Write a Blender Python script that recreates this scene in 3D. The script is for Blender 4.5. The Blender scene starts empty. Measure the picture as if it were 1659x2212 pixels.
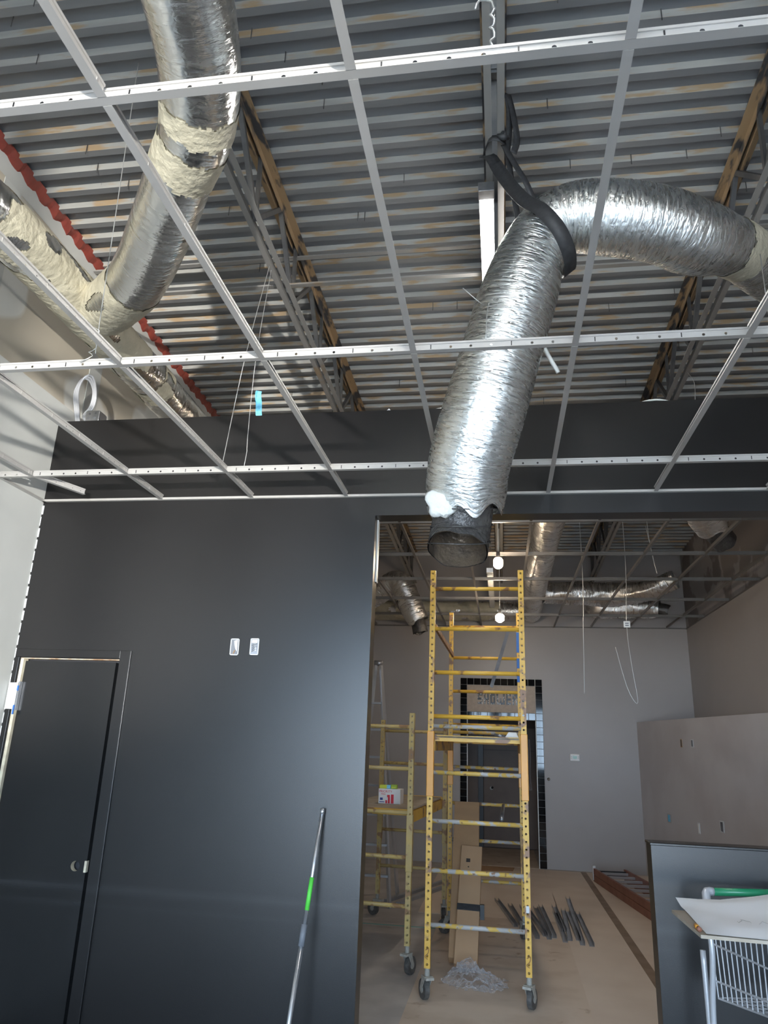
import bpy, math, random
from mathutils import Vector, Matrix, noise
random.seed(7)
D = bpy.data
SC = bpy.context.scene
COL = SC.collection
V = Vector

# ------------------------------------------------------------ camera, sky, daylight, exposure
CAMZ = 1.678
cam = D.cameras.new('camera'); camo = D.objects.new('camera', cam); COL.objects.link(camo)
cam.sensor_fit = 'HORIZONTAL'; cam.sensor_width = 36.0
cam.lens = 1567.14 / 1659 * 36.0
fw = V((-0.1558714, 0.9392635, 0.3057585)); rt = V((0.9876969, 0.1521546, 0.0361084)); up = V((0.0126072, -0.307625, 0.9514242))
m = Matrix(((rt.x, up.x, -fw.x, 0), (rt.y, up.y, -fw.y, 0), (rt.z, up.z, -fw.z, CAMZ), (0, 0, 0, 1)))
camo.matrix_world = m
cam.clip_start = 0.05; cam.clip_end = 200
SC.camera = camo

w = D.worlds.new('daylight_sky'); SC.world = w; w.use_nodes = True
bg = w.node_tree.nodes['Background']
bg.inputs[0].default_value = (0.57, 0.77, 1.0, 1); bg.inputs[1].default_value = 8.0

def area(name, loc, rot, sx, sy, power, col=(1, 1, 1), portal=False, spread=None):
    l = D.lights.new(name, 'AREA'); l.shape = 'RECTANGLE'; l.size = sx; l.size_y = sy
    l.energy = power; l.color = col
    if portal: l.cycles.is_portal = True
    if spread: l.spread = spread
    o = D.objects.new(name, l); COL.objects.link(o); o.location = loc; o.rotation_euler = rot
    return o
# the shop front behind the camera lets the sky in
area('window_daylight_portal', (0, -3.42, 1.62), (math.radians(90), 0, 0), 5.4, 3.0, 1, portal=True)
# sun glinting off a windscreen parked outside, shining up through the grid onto the left wall
gl = D.lights.new('sun_glint_from_street', 'SPOT'); gl.energy = 7000; gl.color = (1.0, 0.97, 0.9); gl.shadow_soft_size = 0.10
gl.spot_size = math.radians(17); gl.spot_blend = 0.6
glo = D.objects.new('sun_glint_from_street', gl); COL.objects.link(glo); glo.location = (2.7, -9.6, 0.85)
glo.rotation_euler = (V((-2.75, 3.9, 3.5)) - V((2.7, -9.6, 0.85))).to_track_quat('-Z', 'Y').to_euler()

sun = D.lights.new('sun', 'SUN'); sun.energy = 26; sun.angle = math.radians(.53); sun.color = (1, .96, .9)
suno = D.objects.new('sun', sun); COL.objects.link(suno); suno.rotation_euler = V((.25, -.62, -1.0)).to_track_quat('-Z', 'Y').to_euler(); suno.location = (0, 20, 30)

vs = SC.view_settings
vs.view_transform = 'Standard'; vs.look = 'None'; vs.gamma = 1.0; vs.use_curve_mapping = False
vs.exposure = 1.15
SC.cycles.max_bounces = 8; SC.cycles.diffuse_bounces = 5; SC.cycles.glossy_bounces = 4
SC.cycles.use_denoising = True
SC.cycles.sample_clamp_indirect = 6.0

# ------------------------------------------------------------ materials
def setin(n, k, v):
    if k in n.inputs: n.inputs[k].default_value = v
def c4(c): return (c[0], c[1], c[2], 1)
def mat(name, c1, c2=None, rough=0.5, metal=0.0, scale=5.0, detail=4.0, lo=0.4, hi=0.6, stretch=(1, 1, 1), bump=0.0, bscale=30.0,
        bstretch=(1, 1, 1), coord='Object', emit=None, c3=None, scale3=2.0, lo3=0.6, hi3=0.65, rough2=None, spec=None, bdist=0.01):
    m = D.materials.new(name); m.use_nodes = True
    nt = m.node_tree; N = nt.nodes; L = nt.links
    b = N['Principled BSDF']
    setin(b, 'Base Color', c4(c1)); setin(b, 'Roughness', rough); setin(b, 'Metallic', metal)
    if spec is not None: setin(b, 'Specular IOR Level', spec)
    tc = N.new('ShaderNodeTexCoord')
    def nz(sc, st, det=4.0, lo_=0.4, hi_=0.6):
        mp = N.new('ShaderNodeMapping'); mp.inputs['Scale'].default_value = st
        L.new(N.new('ShaderNodeNewGeometry').outputs['Position'] if coord == 'World' else tc.outputs[coord], mp.inputs[0])
        t = N.new('ShaderNodeTexNoise'); t.inputs['Scale'].default_value = sc; t.inputs['Detail'].default_value = det
        L.new(mp.outputs[0], t.inputs['Vector'])
        if lo_ is None: return t.outputs[0]
        r = N.new('ShaderNodeMapRange'); r.inputs[1].default_value = lo_; r.inputs[2].default_value = hi_
        L.new(t.outputs[0], r.inputs[0]); return r.outputs[0]
    col = None
    if c2 is not None:
        f = nz(scale, stretch, detail, lo, hi)
        mx = N.new('ShaderNodeMix'); mx.data_type = 'RGBA'
        mx.inputs[6].default_value = c4(c1); mx.inputs[7].default_value = c4(c2)
        L.new(f, mx.inputs[0]); col = mx.outputs[2]
        if rough2 is not None:
            r2 = N.new('ShaderNodeMapRange'); r2.inputs[3].default_value = rough; r2.inputs[4].default_value = rough2
            L.new(f, r2.inputs[0]); L.new(r2.outputs[0], b.inputs['Roughness'])
    if c3 is not None:
        f = nz(scale3, stretch, 5.0, lo3, hi3)
        mx = N.new('ShaderNodeMix'); mx.data_type = 'RGBA'
        if col: L.new(col, mx.inputs[6])
        else: mx.inputs[6].default_value = c4(c1)
        mx.inputs[7].default_value = c4(c3); L.new(f, mx.inputs[0]); col = mx.outputs[2]
    if col: L.new(col, b.inputs['Base Color'])
    if bump:
        h = nz(bscale, bstretch, 5.0, None)
        bp = N.new('ShaderNodeBump'); bp.inputs['Strength'].default_value = bump; bp.inputs['Distance'].default_value = bdist
        L.new(h, bp.inputs['Height']); L.new(bp.outputs[0], b.inputs['Normal'])
    if emit:
        setin(b, 'Emission Color', c4(emit[0])); setin(b, 'Emission Strength', emit[1])
    return m

MT = {}
MT['black_wall'] = mat('charcoal_black_wall_paint', (0.0062, 0.0055, 0.0057), (0.0085, 0.0077, 0.0079), rough=0.29, scale=1.0, detail=2, stretch=(1.5, 1, 0.35), lo=0.1, hi=0.9, bump=0.05, bscale=260, rough2=0.34, spec=0.56)
MT['door_paint'] = mat('charcoal_door_paint', (0.008, 0.008, 0.0083), (0.010, 0.010, 0.0103), rough=0.27, scale=2, stretch=(2, 1, .3), bump=0.04, bscale=200)
MT['raw_wood'] = mat('unpainted_cream_jamb', (0.55, 0.47, 0.36), (0.30, 0.17, 0.09), rough=0.7, scale=14, stretch=(1, 1, .2))
MT['white_patch'] = mat('unpainted_white_patch', (0.62, 0.64, 0.65), rough=0.6)
MT['left_wall'] = mat('pale_grey_primed_drywall', (0.45, 0.452, 0.43), (0.49, 0.492, 0.47), rough=0.6, scale=1.5, bump=0.02, bscale=200)
MT['raw_drywall'] = mat('tan_raw_drywall_with_white_mud', (0.46, 0.41, 0.33), (0.60, 0.585, 0.54), rough=0.75, scale=0.9, detail=2, lo=0.51, hi=0.53, stretch=(1, 1.2, 0.8), c3=(0.36, 0.315, 0.25), scale3=0.6, coord='World')
MT['grey_wall'] = mat('warm_grey_wall_paint', (0.35, 0.322, 0.308), (0.37, 0.342, 0.328), rough=0.40, scale=0.8, bump=0.03, bscale=240)
MT['grey_wall2'] = mat('grey_patched_partition_paint', (0.45, 0.42, 0.42), (0.50, 0.475, 0.475), rough=0.42, scale=1.6, bump=0.03, bscale=240)
MT['far_upper'] = mat('grey_mud_patched_drywall', (0.20, 0.175, 0.165), (0.34, 0.31, 0.30), rough=0.7, scale=1.3, lo=0.5, hi=0.53)
MT['concrete'] = mat('grey_concrete_floor', (0.42, 0.39, 0.37), (0.50, 0.465, 0.44), rough=0.75, scale=3, bump=0.05, bscale=60)
MT['floor_dimmer'] = mat('dark_reflection_dimmer', (0.115, 0.10, 0.09), (0.15, 0.13, 0.115), rough=0.8, scale=3)  # only for the added dark sheet below the black wall
MT['paper'] = mat('tan_floor_board', (0.64, 0.535, 0.44), (0.53, 0.425, 0.335), rough=0.8, scale=2.5, lo=0.45, hi=0.7, c3=(0.36, 0.25, 0.175), scale3=6, lo3=0.63, hi3=0.75, bump=0.04, bscale=40)
MT['paper2'] = mat('pale_tan_floor_board', (0.68, 0.58, 0.49), (0.62, 0.515, 0.43), rough=0.8, scale=2.0, lo=0.4, hi=0.7, bump=0.04, bscale=40)
MT['tape'] = mat('brown_floor_tape', (0.20, 0.135, 0.085), (0.26, 0.18, 0.12), rough=0.5, scale=5)
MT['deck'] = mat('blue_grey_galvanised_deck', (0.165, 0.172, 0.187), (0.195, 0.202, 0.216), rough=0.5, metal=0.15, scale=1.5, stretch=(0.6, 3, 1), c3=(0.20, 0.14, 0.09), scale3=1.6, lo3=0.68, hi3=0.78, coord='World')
MT['deck_rib_lit'] = mat('rust_stained_window_lit_rib', (0.40, 0.392, 0.365), (0.32, 0.315, 0.295), rough=0.5, metal=0.3, scale=3, stretch=(0.5, 3, 3), c3=(0.37, 0.265, 0.16), scale3=7.5, lo3=0.50, hi3=0.62, coord='World')  # window-facing rib sides: window light painted in as paler base, plus rust stains
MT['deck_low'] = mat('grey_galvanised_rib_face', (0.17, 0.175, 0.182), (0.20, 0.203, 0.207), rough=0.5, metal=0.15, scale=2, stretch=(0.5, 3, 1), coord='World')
MT['red'] = mat('red_firestop_sealant', (0.21, 0.036, 0.023), (0.16, 0.026, 0.018), rough=0.5, scale=9, bump=0.4, bscale=30)
MT['joist'] = mat('dark_grey_joist_steel', (0.07, 0.07, 0.072), (0.11, 0.105, 0.10), rough=0.5, metal=0.3, scale=5, coord='World')
MT['chord_top'] = mat('rust_brown_stained_chord', (0.30, 0.205, 0.115), (0.045, 0.045, 0.048), rough=0.6, metal=0.1, scale=4.5, stretch=(3, 1, 1), lo=0.50, hi=0.58, detail=3, coord='World')
MT['chord_bot'] = mat('light_grey_chord_steel', (0.30, 0.29, 0.275), (0.32, 0.24, 0.16), rough=0.5, metal=0.3, scale=3, lo=0.60, hi=0.7, coord='World')
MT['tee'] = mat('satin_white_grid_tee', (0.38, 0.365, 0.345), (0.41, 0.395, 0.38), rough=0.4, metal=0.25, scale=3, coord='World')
MT['tee_dim'] = mat('dim_room_grid_tee', (0.15, 0.14, 0.13), (0.18, 0.17, 0.16), rough=0.4, metal=0.3, scale=3)  # grid tee darkened, the far room's dimness put into its colour
MT['galv'] = mat('bright_galvanised_steel', (0.55, 0.56, 0.57), (0.42, 0.43, 0.45), rough=0.28, metal=0.9, scale=12)
MT['galv_dark'] = mat('dull_galvanised_steel', (0.25, 0.26, 0.28), (0.36, 0.37, 0.40), rough=0.35, metal=0.8, scale=4)
MT['stud'] = mat('blue_grey_stud_steel', (0.42, 0.44, 0.47), (0.32, 0.33, 0.36), rough=0.3, metal=0.6, scale=4)
MT['cream'] = mat('bare_cream_core', (0.66, 0.60, 0.45), (0.55, 0.48, 0.36), rough=0.7, scale=20)
MT['wire'] = mat('soft_steel_wire', (0.55, 0.55, 0.54), rough=0.35, metal=0.7)
MT['mastic'] = mat('cream_duct_mastic', (0.47, 0.43, 0.325), (0.40, 0.365, 0.275), rough=0.55, scale=9, bump=0.9, bscale=26, bstretch=(1, 1, 1), coord='Object', bdist=0.012)
MT['black_plastic'] = mat('black_plastic', (0.012, 0.012, 0.013), rough=0.4)
MT['strap'] = mat('black_webbing', (0.028, 0.028, 0.030), (0.04, 0.04, 0.042), rough=0.6, scale=40)
MT['liner'] = mat('glossy_dark_grey_liner', (0.055, 0.052, 0.052), (0.09, 0.085, 0.08), rough=0.25, metal=0.2, scale=8, bump=1.0, bscale=45, coord='Object', bdist=0.008)
MT['liner_in'] = mat('brownish_inner_liner', (0.16, 0.12, 0.085), (0.09, 0.07, 0.055), rough=0.3, metal=0.3, scale=14, bump=1.0, bscale=40, bdist=0.008)
MT['wool'] = mat('white_fibreglass_wool', (0.78, 0.78, 0.74), rough=0.95, bump=0.6, bscale=60)
MT['white_metal'] = mat('white_enamel', (0.72, 0.72, 0.70), rough=0.35)
MT['tube_on'] = mat('lit_fluorescent_lens', (0.9, 0.9, 0.9), rough=0.4, emit=((1.0, 0.98, 0.94), 26.0))
MT['bulb'] = mat('lit_bulb', (0.9, 0.85, 0.8), rough=0.3, emit=((1.0, 0.80, 0.58), 95.0))
MT['yellow'] = mat('worn_yellow_scaffold_paint', (0.66, 0.37, 0.045), (0.70, 0.42, 0.06), rough=0.45, scale=6, c3=(0.26, 0.13, 0.06), scale3=9, lo3=0.56, hi3=0.62, bump=0.05, bscale=60, coord='World')
MT['yellow_bare'] = mat('scuffed_grey_and_yellow_rung', (0.40, 0.39, 0.38), (0.58, 0.38, 0.09), rough=0.45, scale=16, lo=0.46, hi=0.52, c3=(0.22, 0.12, 0.06), scale3=22, lo3=0.62, hi3=0.68, coord='World')
MT['pale_yellow'] = mat('pale_worn_yellow_paint', (0.55, 0.40, 0.14), (0.48, 0.36, 0.16), rough=0.5, scale=7, c3=(0.30, 0.17, 0.08), scale3=11, lo3=0.56, hi3=0.62, coord='World')
MT['orange'] = mat('fresh_orange_sleeve_paint', (0.72, 0.32, 0.035), (0.68, 0.30, 0.04), rough=0.4, scale=6)
MT['rust'] = mat('rusty_brown_brace', (0.24, 0.11, 0.05), (0.36, 0.20, 0.08), rough=0.6, scale=12)
MT['blue_tape'] = mat('blue_painters_tape', (0.03, 0.13, 0.42), rough=0.6)
MT['light_blue'] = mat('light_blue_label', (0.12, 0.45, 0.68), (0.2, 0.55, 0.75), rough=0.5, scale=60)
MT['caster_grey'] = mat('dusty_grey_caster_fork', (0.42, 0.40, 0.35), (0.33, 0.31, 0.27), rough=0.5, scale=30)
MT['rubber'] = mat('dusty_dark_rubber', (0.075, 0.07, 0.065), (0.12, 0.11, 0.10), rough=0.6, scale=30)
MT['ply'] = mat('dusty_plywood_deck', (0.40, 0.35, 0.29), (0.33, 0.28, 0.22), rough=0.8, scale=8)
MT['card'] = mat('brown_cardboard', (0.40, 0.24, 0.125), (0.36, 0.215, 0.115), rough=0.8, scale=3, stretch=(1, 1, 3))
MT['card2'] = mat('pale_brown_cardboard', (0.44, 0.275, 0.155), (0.41, 0.25, 0.14), rough=0.8, scale=3)
MT['ink'] = mat('dark_print', (0.05, 0.04, 0.035), rough=0.7)
MT['tile'] = mat('glossy_black_tile', (0.006, 0.006, 0.007), rough=0.06)
MT['grout'] = mat('pale_grout', (0.45, 0.44, 0.42), rough=0.8)
MT['sign'] = mat('tan_tile_sign_panel', (0.46, 0.37, 0.29), (0.42, 0.335, 0.26), rough=0.5, scale=20)
MT['mos_black'] = mat('black_mosaic', (0.01, 0.01, 0.01), rough=0.15)
MT['mos_grey'] = mat('grey_mosaic', (0.22, 0.22, 0.22), rough=0.2)
MT['mos_white'] = mat('white_mosaic', (0.75, 0.75, 0.74), rough=0.15)
MT['brown_door'] = mat('brown_door_paint', (0.16, 0.11, 0.085), (0.18, 0.125, 0.095), rough=0.5, scale=3)
MT['dark_brown'] = mat('dark_brown_wall', (0.11, 0.08, 0.065), rough=0.6)
MT['frame_black'] = mat('dark_metal_door_jamb', (0.03, 0.03, 0.034), rough=0.4)
MT['white_plastic'] = mat('white_plastic', (0.80, 0.80, 0.78), rough=0.35)
MT['lcd'] = mat('green_lcd', (0.13, 0.30, 0.18), rough=0.2)
MT['chrome'] = mat('chrome', (0.7, 0.7, 0.7), rough=0.12, metal=1)
MT['alu'] = mat('brushed_aluminium', (0.62, 0.63, 0.65), rough=0.3, metal=0.85)
MT['green'] = mat('bright_green_tape', (0.10, 0.62, 0.07), rough=0.5)
MT['green_plastic'] = mat('green_plastic_handle', (0.02, 0.22, 0.10), rough=0.3)
MT['grey_grip'] = mat('grey_plastic_grip', (0.16, 0.17, 0.19), rough=0.5)
MT['cart'] = mat('pale_grey_cart_enamel', (0.50, 0.50, 0.52), rough=0.35, metal=0.3)
MT['sheet'] = mat('white_paper', (0.86, 0.88, 0.92), rough=0.7)
MT['pencil'] = mat('graphite_line', (0.45, 0.46, 0.47), rough=0.8)
MT['fibre_red'] = mat('red_brown_fibreglass', (0.20, 0.075, 0.045), (0.26, 0.11, 0.07), rough=0.5, scale=6)
MT['box_white'] = mat('white_mail_box', (0.76, 0.75, 0.74), rough=0.6)
MT['box_red'] = mat('red_print', (0.60, 0.03, 0.05), rough=0.6)
MT['box_blue'] = mat('navy_print', (0.03, 0.05, 0.25), rough=0.6)
MT['yellowgreen'] = mat('yellow_green_carton', (0.55, 0.60, 0.05), rough=0.5)
MT['lime'] = mat('lime_carton', (0.30, 0.42, 0.03), rough=0.5)
MT['teal_line'] = mat('teal_chalk_line', (0.10, 0.36, 0.34), rough=0.8)
MT['store_frame'] = mat('dark_bronze_mullion', (0.03, 0.03, 0.03), rough=0.4, metal=0.5)
MT['asphalt'] = mat('pale_pavement', (0.45, 0.44, 0.42), rough=0.9)

def scuffs(m, bands):
    nt = m.node_tree; N = nt.nodes; L = nt.links; b = N['Principled BSDF']; src = b.inputs['Base Color'].links[0].from_socket
    gp = N.new('ShaderNodeNewGeometry'); sp = N.new('ShaderNodeSeparateXYZ'); L.new(gp.outputs['Position'], sp.inputs[0])
    nz = N.new('ShaderNodeTexNoise'); nz.inputs['Scale'].default_value = 1.6; mp = N.new('ShaderNodeMapping'); mp.inputs['Scale'].default_value = (1, 1, 14)
    L.new(gp.outputs['Position'], mp.inputs[0]); L.new(mp.outputs[0], nz.inputs['Vector'])
    for z, h, a in bands:
        s1 = N.new('ShaderNodeMath'); s1.operation = 'SUBTRACT'; L.new(sp.outputs[2], s1.inputs[0]); s1.inputs[1].default_value = z
        s2 = N.new('ShaderNodeMath'); s2.operation = 'ABSOLUTE'; L.new(s1.outputs[0], s2.inputs[0])
        mr = N.new('ShaderNodeMapRange'); mr.inputs[1].default_value = h; mr.inputs[2].default_value = 0.0; mr.inputs[3].default_value = 0; mr.inputs[4].default_value = a; L.new(s2.outputs[0], mr.inputs[0])
        mu = N.new('ShaderNodeMath'); mu.operation = 'MULTIPLY'; L.new(mr.outputs[0], mu.inputs[0]); L.new(nz.outputs[0], mu.inputs[1])
        mx = N.new('ShaderNodeMix'); mx.data_type = 'RGBA'; L.new(src, mx.inputs[6]); mx.inputs[7].default_value = (.10, .10, .105, 1); L.new(mu.outputs[0], mx.inputs[0]); src = mx.outputs[2]
    L.new(src, b.inputs['Base Color'])
scuffs(MT['black_wall'], [(.865, .034, .16), (.78, .02, .06)])
scuffs(MT['door_paint'], [(.865, .034, .20), (.78, .022, .14)])

def foil_mat(name, base, rough, amp, sx=7, sy=34, dirt=None):
    m = D.materials.new(name); m.use_nodes = True
    nt = m.node_tree; N = nt.nodes; L = nt.links; b = N['Principled BSDF']
    setin(b, 'Base Color', c4(base)); setin(b, 'Metallic', 1.0); setin(b, 'Roughness', rough)
    uv = N.new('ShaderNodeTexCoord')
    mp = N.new('ShaderNodeMapping'); mp.inputs['Scale'].default_value = (sx, sy, 1); L.new(uv.outputs['UV'], mp.inputs[0])
    t1 = N.new('ShaderNodeTexNoise'); t1.inputs['Scale'].default_value = 1.0; t1.inputs['Detail'].default_value = 6; t1.inputs['Distortion'].default_value = 0.8
    L.new(mp.outputs[0], t1.inputs['Vector'])
    mp2 = N.new('ShaderNodeMapping'); mp2.inputs['Scale'].default_value = (22, 30, 1); mp2.inputs['Rotation'].default_value = (0, 0, 0.5); L.new(uv.outputs['UV'], mp2.inputs[0])
    t2 = N.new('ShaderNodeTexVoronoi'); t2.feature = 'DISTANCE_TO_EDGE'; t2.inputs['Scale'].default_value = 1.3
    L.new(mp2.outputs[0], t2.inputs['Vector'])
    mth = N.new('ShaderNodeMath'); mth.operation = 'MULTIPLY_ADD'; mth.inputs[1].default_value = 0.35
    L.new(t2.outputs[0], mth.inputs[0]); L.new(t1.outputs[0], mth.inputs[2])
    bp = N.new('ShaderNodeBump'); bp.inputs['Strength'].default_value = amp; bp.inputs['Distance'].default_value = 0.012
    L.new(mth.outputs[0], bp.inputs['Height']); L.new(bp.outputs[0], b.inputs['Normal'])
    r = N.new('ShaderNodeMapRange'); r.inputs[1].default_value = .3; r.inputs[2].default_value = .7; r.inputs[3].default_value = rough * .6; r.inputs[4].default_value = rough * 1.6
    L.new(t1.outputs[0], r.inputs[0]); L.new(r.outputs[0], b.inputs['Roughness'])
    return m
MT['foil'] = foil_mat('crinkled_silver_foil', (0.82, 0.82, 0.80), 0.19, 0.42)
MT['foil_flex'] = foil_mat('finely_wrinkled_silver_foil', (0.80, 0.81, 0.79), 0.26, 0.6, 15, 75)
MT['foil_far'] = foil_mat('dull_silver_foil', (0.78, 0.76, 0.74), 0.30, 0.8, 6, 40)

def plastic_mat():
    m = D.materials.new('clear_crumpled_film'); m.use_nodes = True
    nt = m.node_tree; N = nt.nodes; L = nt.links
    for n in list(N):
        if n.type != 'OUTPUT_MATERIAL': N.remove(n)
    out = [n for n in N if n.type == 'OUTPUT_MATERIAL'][0]
    t = N.new('ShaderNodeBsdfTransparent'); t.inputs[0].default_value = (.93, .93, .94, 1)
    g = N.new('ShaderNodeBsdfPrincipled'); setin(g, 'Base Color', (.8, .8, .82, 1)); setin(g, 'Roughness', .12)
    lw = N.new('ShaderNodeLayerWeight'); lw.inputs[0].default_value = 0.3
    mx = N.new('ShaderNodeMixShader'); L.new(lw.outputs[1], mx.inputs[0]); L.new(t.outputs[0], mx.inputs[1]); L.new(g.outputs[0], mx.inputs[2])
    L.new(mx.outputs[0], out.inputs[0]); return m
MT['film'] = plastic_mat()

# ------------------------------------------------------------ mesh helpers
class MB:
    def __init__(s): s.v = []; s.f = []; s.m = []; s.uv = {}
    def add(s, vs, fs, mi=0):
        o = len(s.v); s.v += [tuple(x) for x in vs]
        for f in fs: s.f.append(tuple(i + o for i in f)); s.m.append(mi)
        return s
    def box(s, x0, x1, y0, y1, z0, z1, mi=0):
        return s.add([(x0, y0, z0), (x1, y0, z0), (x1, y1, z0), (x0, y1, z0), (x0, y0, z1), (x1, y0, z1), (x1, y1, z1), (x0, y1, z1)],
                     [(0, 3, 2, 1), (4, 5, 6, 7), (0, 1, 5, 4), (1, 2, 6, 5), (2, 3, 7, 6), (3, 0, 4, 7)], mi)
    def prof(s, pts2, p0, p1, upv=(0, 0, 1), mi=0, cap=True, closed=True):
        """sweep a 2-D profile (side, up) from p0 to p1"""
        p0 = V(p0); p1 = V(p1); d = (p1 - p0).normalized(); u = V(upv)
        sd = d.cross(u).normalized(); u = sd.cross(d).normalized(); n = len(pts2)
        vs = [p + sd * a + u * b for p in (p0, p1) for a, b in pts2]
        fs = [(i, (i + 1) % n, n + (i + 1) % n, n + i) for i in range(n if closed else n - 1)]
        if cap and closed: fs += [tuple(range(n))[::-1], tuple(range(n, 2 * n))]
        return s.add(vs, fs, mi)
    def beam(s, p0, p1, w, h, upv=(0, 0, 1), mi=0):
        a, b = w / 2, h / 2
        return s.prof([(-a, -b), (a, -b), (a, b), (-a, b)], p0, p1, upv, mi)
    def tube(s, pts, r, n=8, mi=0, cap=True):
        pts = [V(p) for p in pts]; rs = r if isinstance(r, (list, tuple)) else [r] * len(pts)
        fr = frames(pts); vs = []; fs = []
        for (p, t, a, b), rr in zip(fr, rs):
            for j in range(n):
                g = 2 * math.pi * j / n; vs.append(p + a * (rr * math.cos(g)) + b * (rr * math.sin(g)))
        for i in range(len(pts) - 1):
            for j in range(n):
                k = (j + 1) % n; fs.append((i * n + j, i * n + k, (i + 1) * n + k, (i + 1) * n + j))
        if cap: fs += [tuple(range(n))[::-1], tuple(range((len(pts) - 1) * n, len(pts) * n))]
        return s.add(vs, fs, mi)
    def ribbon(s, pts, wdir, w, th, mi=0):
        pts = [V(p) for p in pts]; n = len(pts); vs = []
        fr = frames(pts)
        for i, (p, t, a, b) in enumerate(fr):
            wd = V(wdir[i] if isinstance(wdir, list) else wdir); wd = (wd - t * wd.dot(t)).normalized(); nn = t.cross(wd)
            for sa, sb in ((-1, -1), (1, -1), (1, 1), (-1, 1)): vs.append(p + wd * (sa * w / 2) + nn * (sb * th / 2))
        fs = [(0, 3, 2, 1), (4 * n - 4, 4 * n - 3, 4 * n - 2, 4 * n - 1)]
        for i in range(n - 1):
            for j in range(4):
                k = (j + 1) % 4; fs.append((4 * i + j, 4 * i + k, 4 * i + 4 + k, 4 * i + 4 + j))
        return s.add(vs, fs, mi)
    def strip(s, p0, d, n, cell, hv, hgt, hr, hoff=0.5, mi=0, m=8, skip=None):
        """flat perforated strip: n cells along d, height hgt along hv, one hole of radius hr in each cell"""
        p0 = V(p0); d = V(d).normalized(); hv = V(hv).normalized()
        for i in range(n):
            o = p0 + d * (cell * i); c = o + d * (cell / 2) + hv * (hgt * hoff)
            if skip and skip(i):
                s.add([o, o + d * cell, o + d * cell + hv * hgt, o + hv * hgt], [(0, 1, 2, 3)], mi); continue
            outer = []; inner = []
            for k in range(8):
                cx = (0, .5, 1, 1, 1, .5, 0, 0)[k]; cy = (0, 0, 0, hoff, 1, 1, 1, hoff)[k]
                outer.append(o + d * (cell * cx) + hv * (hgt * cy))
                g = math.radians((225, 270, 315, 0, 45, 90, 135, 180)[k])
                inner.append(c + d * (hr * math.cos(g)) + hv * (hr * math.sin(g)))
            s.add(outer + inner, [(k, (k + 1) % 8, 8 + (k + 1) % 8, 8 + k) for k in range(8)], mi)
        return s
    def cyl(s, c, ax, r, h, n=16, mi=0):
        c = V(c); ax = V(ax).normalized(); return s.tube([c - ax * (h / 2), c + ax * (h / 2)], r, n, mi)
    def obj(s, name, mats, parent=None, smooth=False, loc=None, bevel=0, kind=None):
        me = D.meshes.new(name); me.from_pydata(s.v, [], s.f)
        if not isinstance(mats, (list, tuple)): mats = [mats]
        for x in mats: me.materials.append(MT[x])
        if len(mats) > 1:
            me.polygons.foreach_set('material_index', s.m)
        if smooth: me.polygons.foreach_set('use_smooth', [True] * len(me.polygons))
        me.update()
        o = D.objects.new(name, me); COL.objects.link(o)
        if parent: o.parent = parent
        if loc: o.location = loc
        if bevel:
            b = o.modifiers.new('bevel', 'BEVEL'); b.width = bevel; b.segments = 2; b.limit_method = 'ANGLE'
        if kind: o['kind'] = kind
        return o
def frames(pts):
    out = []; n = len(pts); prev = None
    for i in range(n):
        t = (pts[min(i + 1, n - 1)] - pts[max(i - 1, 0)]).normalized()
        if prev is None:
            a = t.orthogonal().normalized() if abs(t.z) > .95 else t.cross(V((0, 0, 1))).normalized()
        else:
            a = prev - t * prev.dot(t); a.normalize()
        b = t.cross(a); prev = a; out.append((pts[i], t, a, b))
    return out
def spline(cps, step):
    """Catmull-Rom through (x,y,z,r...) tuples"""
    P = [list(map(float, c)) for c in cps]; P = [[2 * a - b for a, b in zip(P[0], P[1])]] + P + [[2 * a - b for a, b in zip(P[-1], P[-2])]]
    out = []
    for i in range(1, len(P) - 2):
        ln = math.dist(P[i][:3], P[i + 1][:3]); n = max(2, int(ln / step))
        for k in range(n):
            t = k / n; q = []
            for a, b, c, d in zip(P[i - 1], P[i], P[i + 1], P[i + 2]):
                q.append(.5 * (2 * b + (c - a) * t + (2 * a - 5 * b + 4 * c - d) * t * t + (3 * b - a - 3 * c + d) * t ** 3))
            out.append(q)
    out.append(P[-2]); return out
def thing(name, label, cat, loc=(0, 0, 0), rz=0.0, group=None):
    o = D.objects.new(name, None); COL.objects.link(o); o.location = loc; o.rotation_euler = (0, 0, rz); o.empty_display_size = .1
    return tag(o, label, cat, group)
def tag(o, label, cat, group=None):
    o['label'] = label; o['category'] = cat
    if group: o['group'] = group
    return o
def struct(o, label=None):
    o['kind'] = 'structure'
    if label: o['label'] = label
    return o
def anchor(name):
    o = D.objects.new(name, None); COL.objects.link(o); o.empty_display_size = .1; return struct(o)
def dup(o, parent=None, loc=None):
    c = o.copy(); COL.objects.link(c)
    if parent: c.parent = parent
    if loc is not None: c.location = loc
    return c
def wpath(pts, r, name, matn, label, cat, n=6, group=None, parent=None):
    b = MB().tube([q[:3] for q in spline(pts, .03)] if len(pts) > 2 else pts, r, n)
    o = b.obj(name, matn, parent, True)
    if label: tag(o, label, cat, group)
    return o

# ------------------------------------------------------------ dimensions
YW = 4.173; WT = 0.13            # black partition
XL = -2.99; XU = -3.08; XR = 2.95
YF = 12.22                       # far wall
YS = -3.5                        # shop front
GZ = 3.135; GB = 3.618           # grid heights
WTOP = 3.722                     # top of black partition
def deckz(y): return 5.22 - 0.04 * (y - 3.2)

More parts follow.
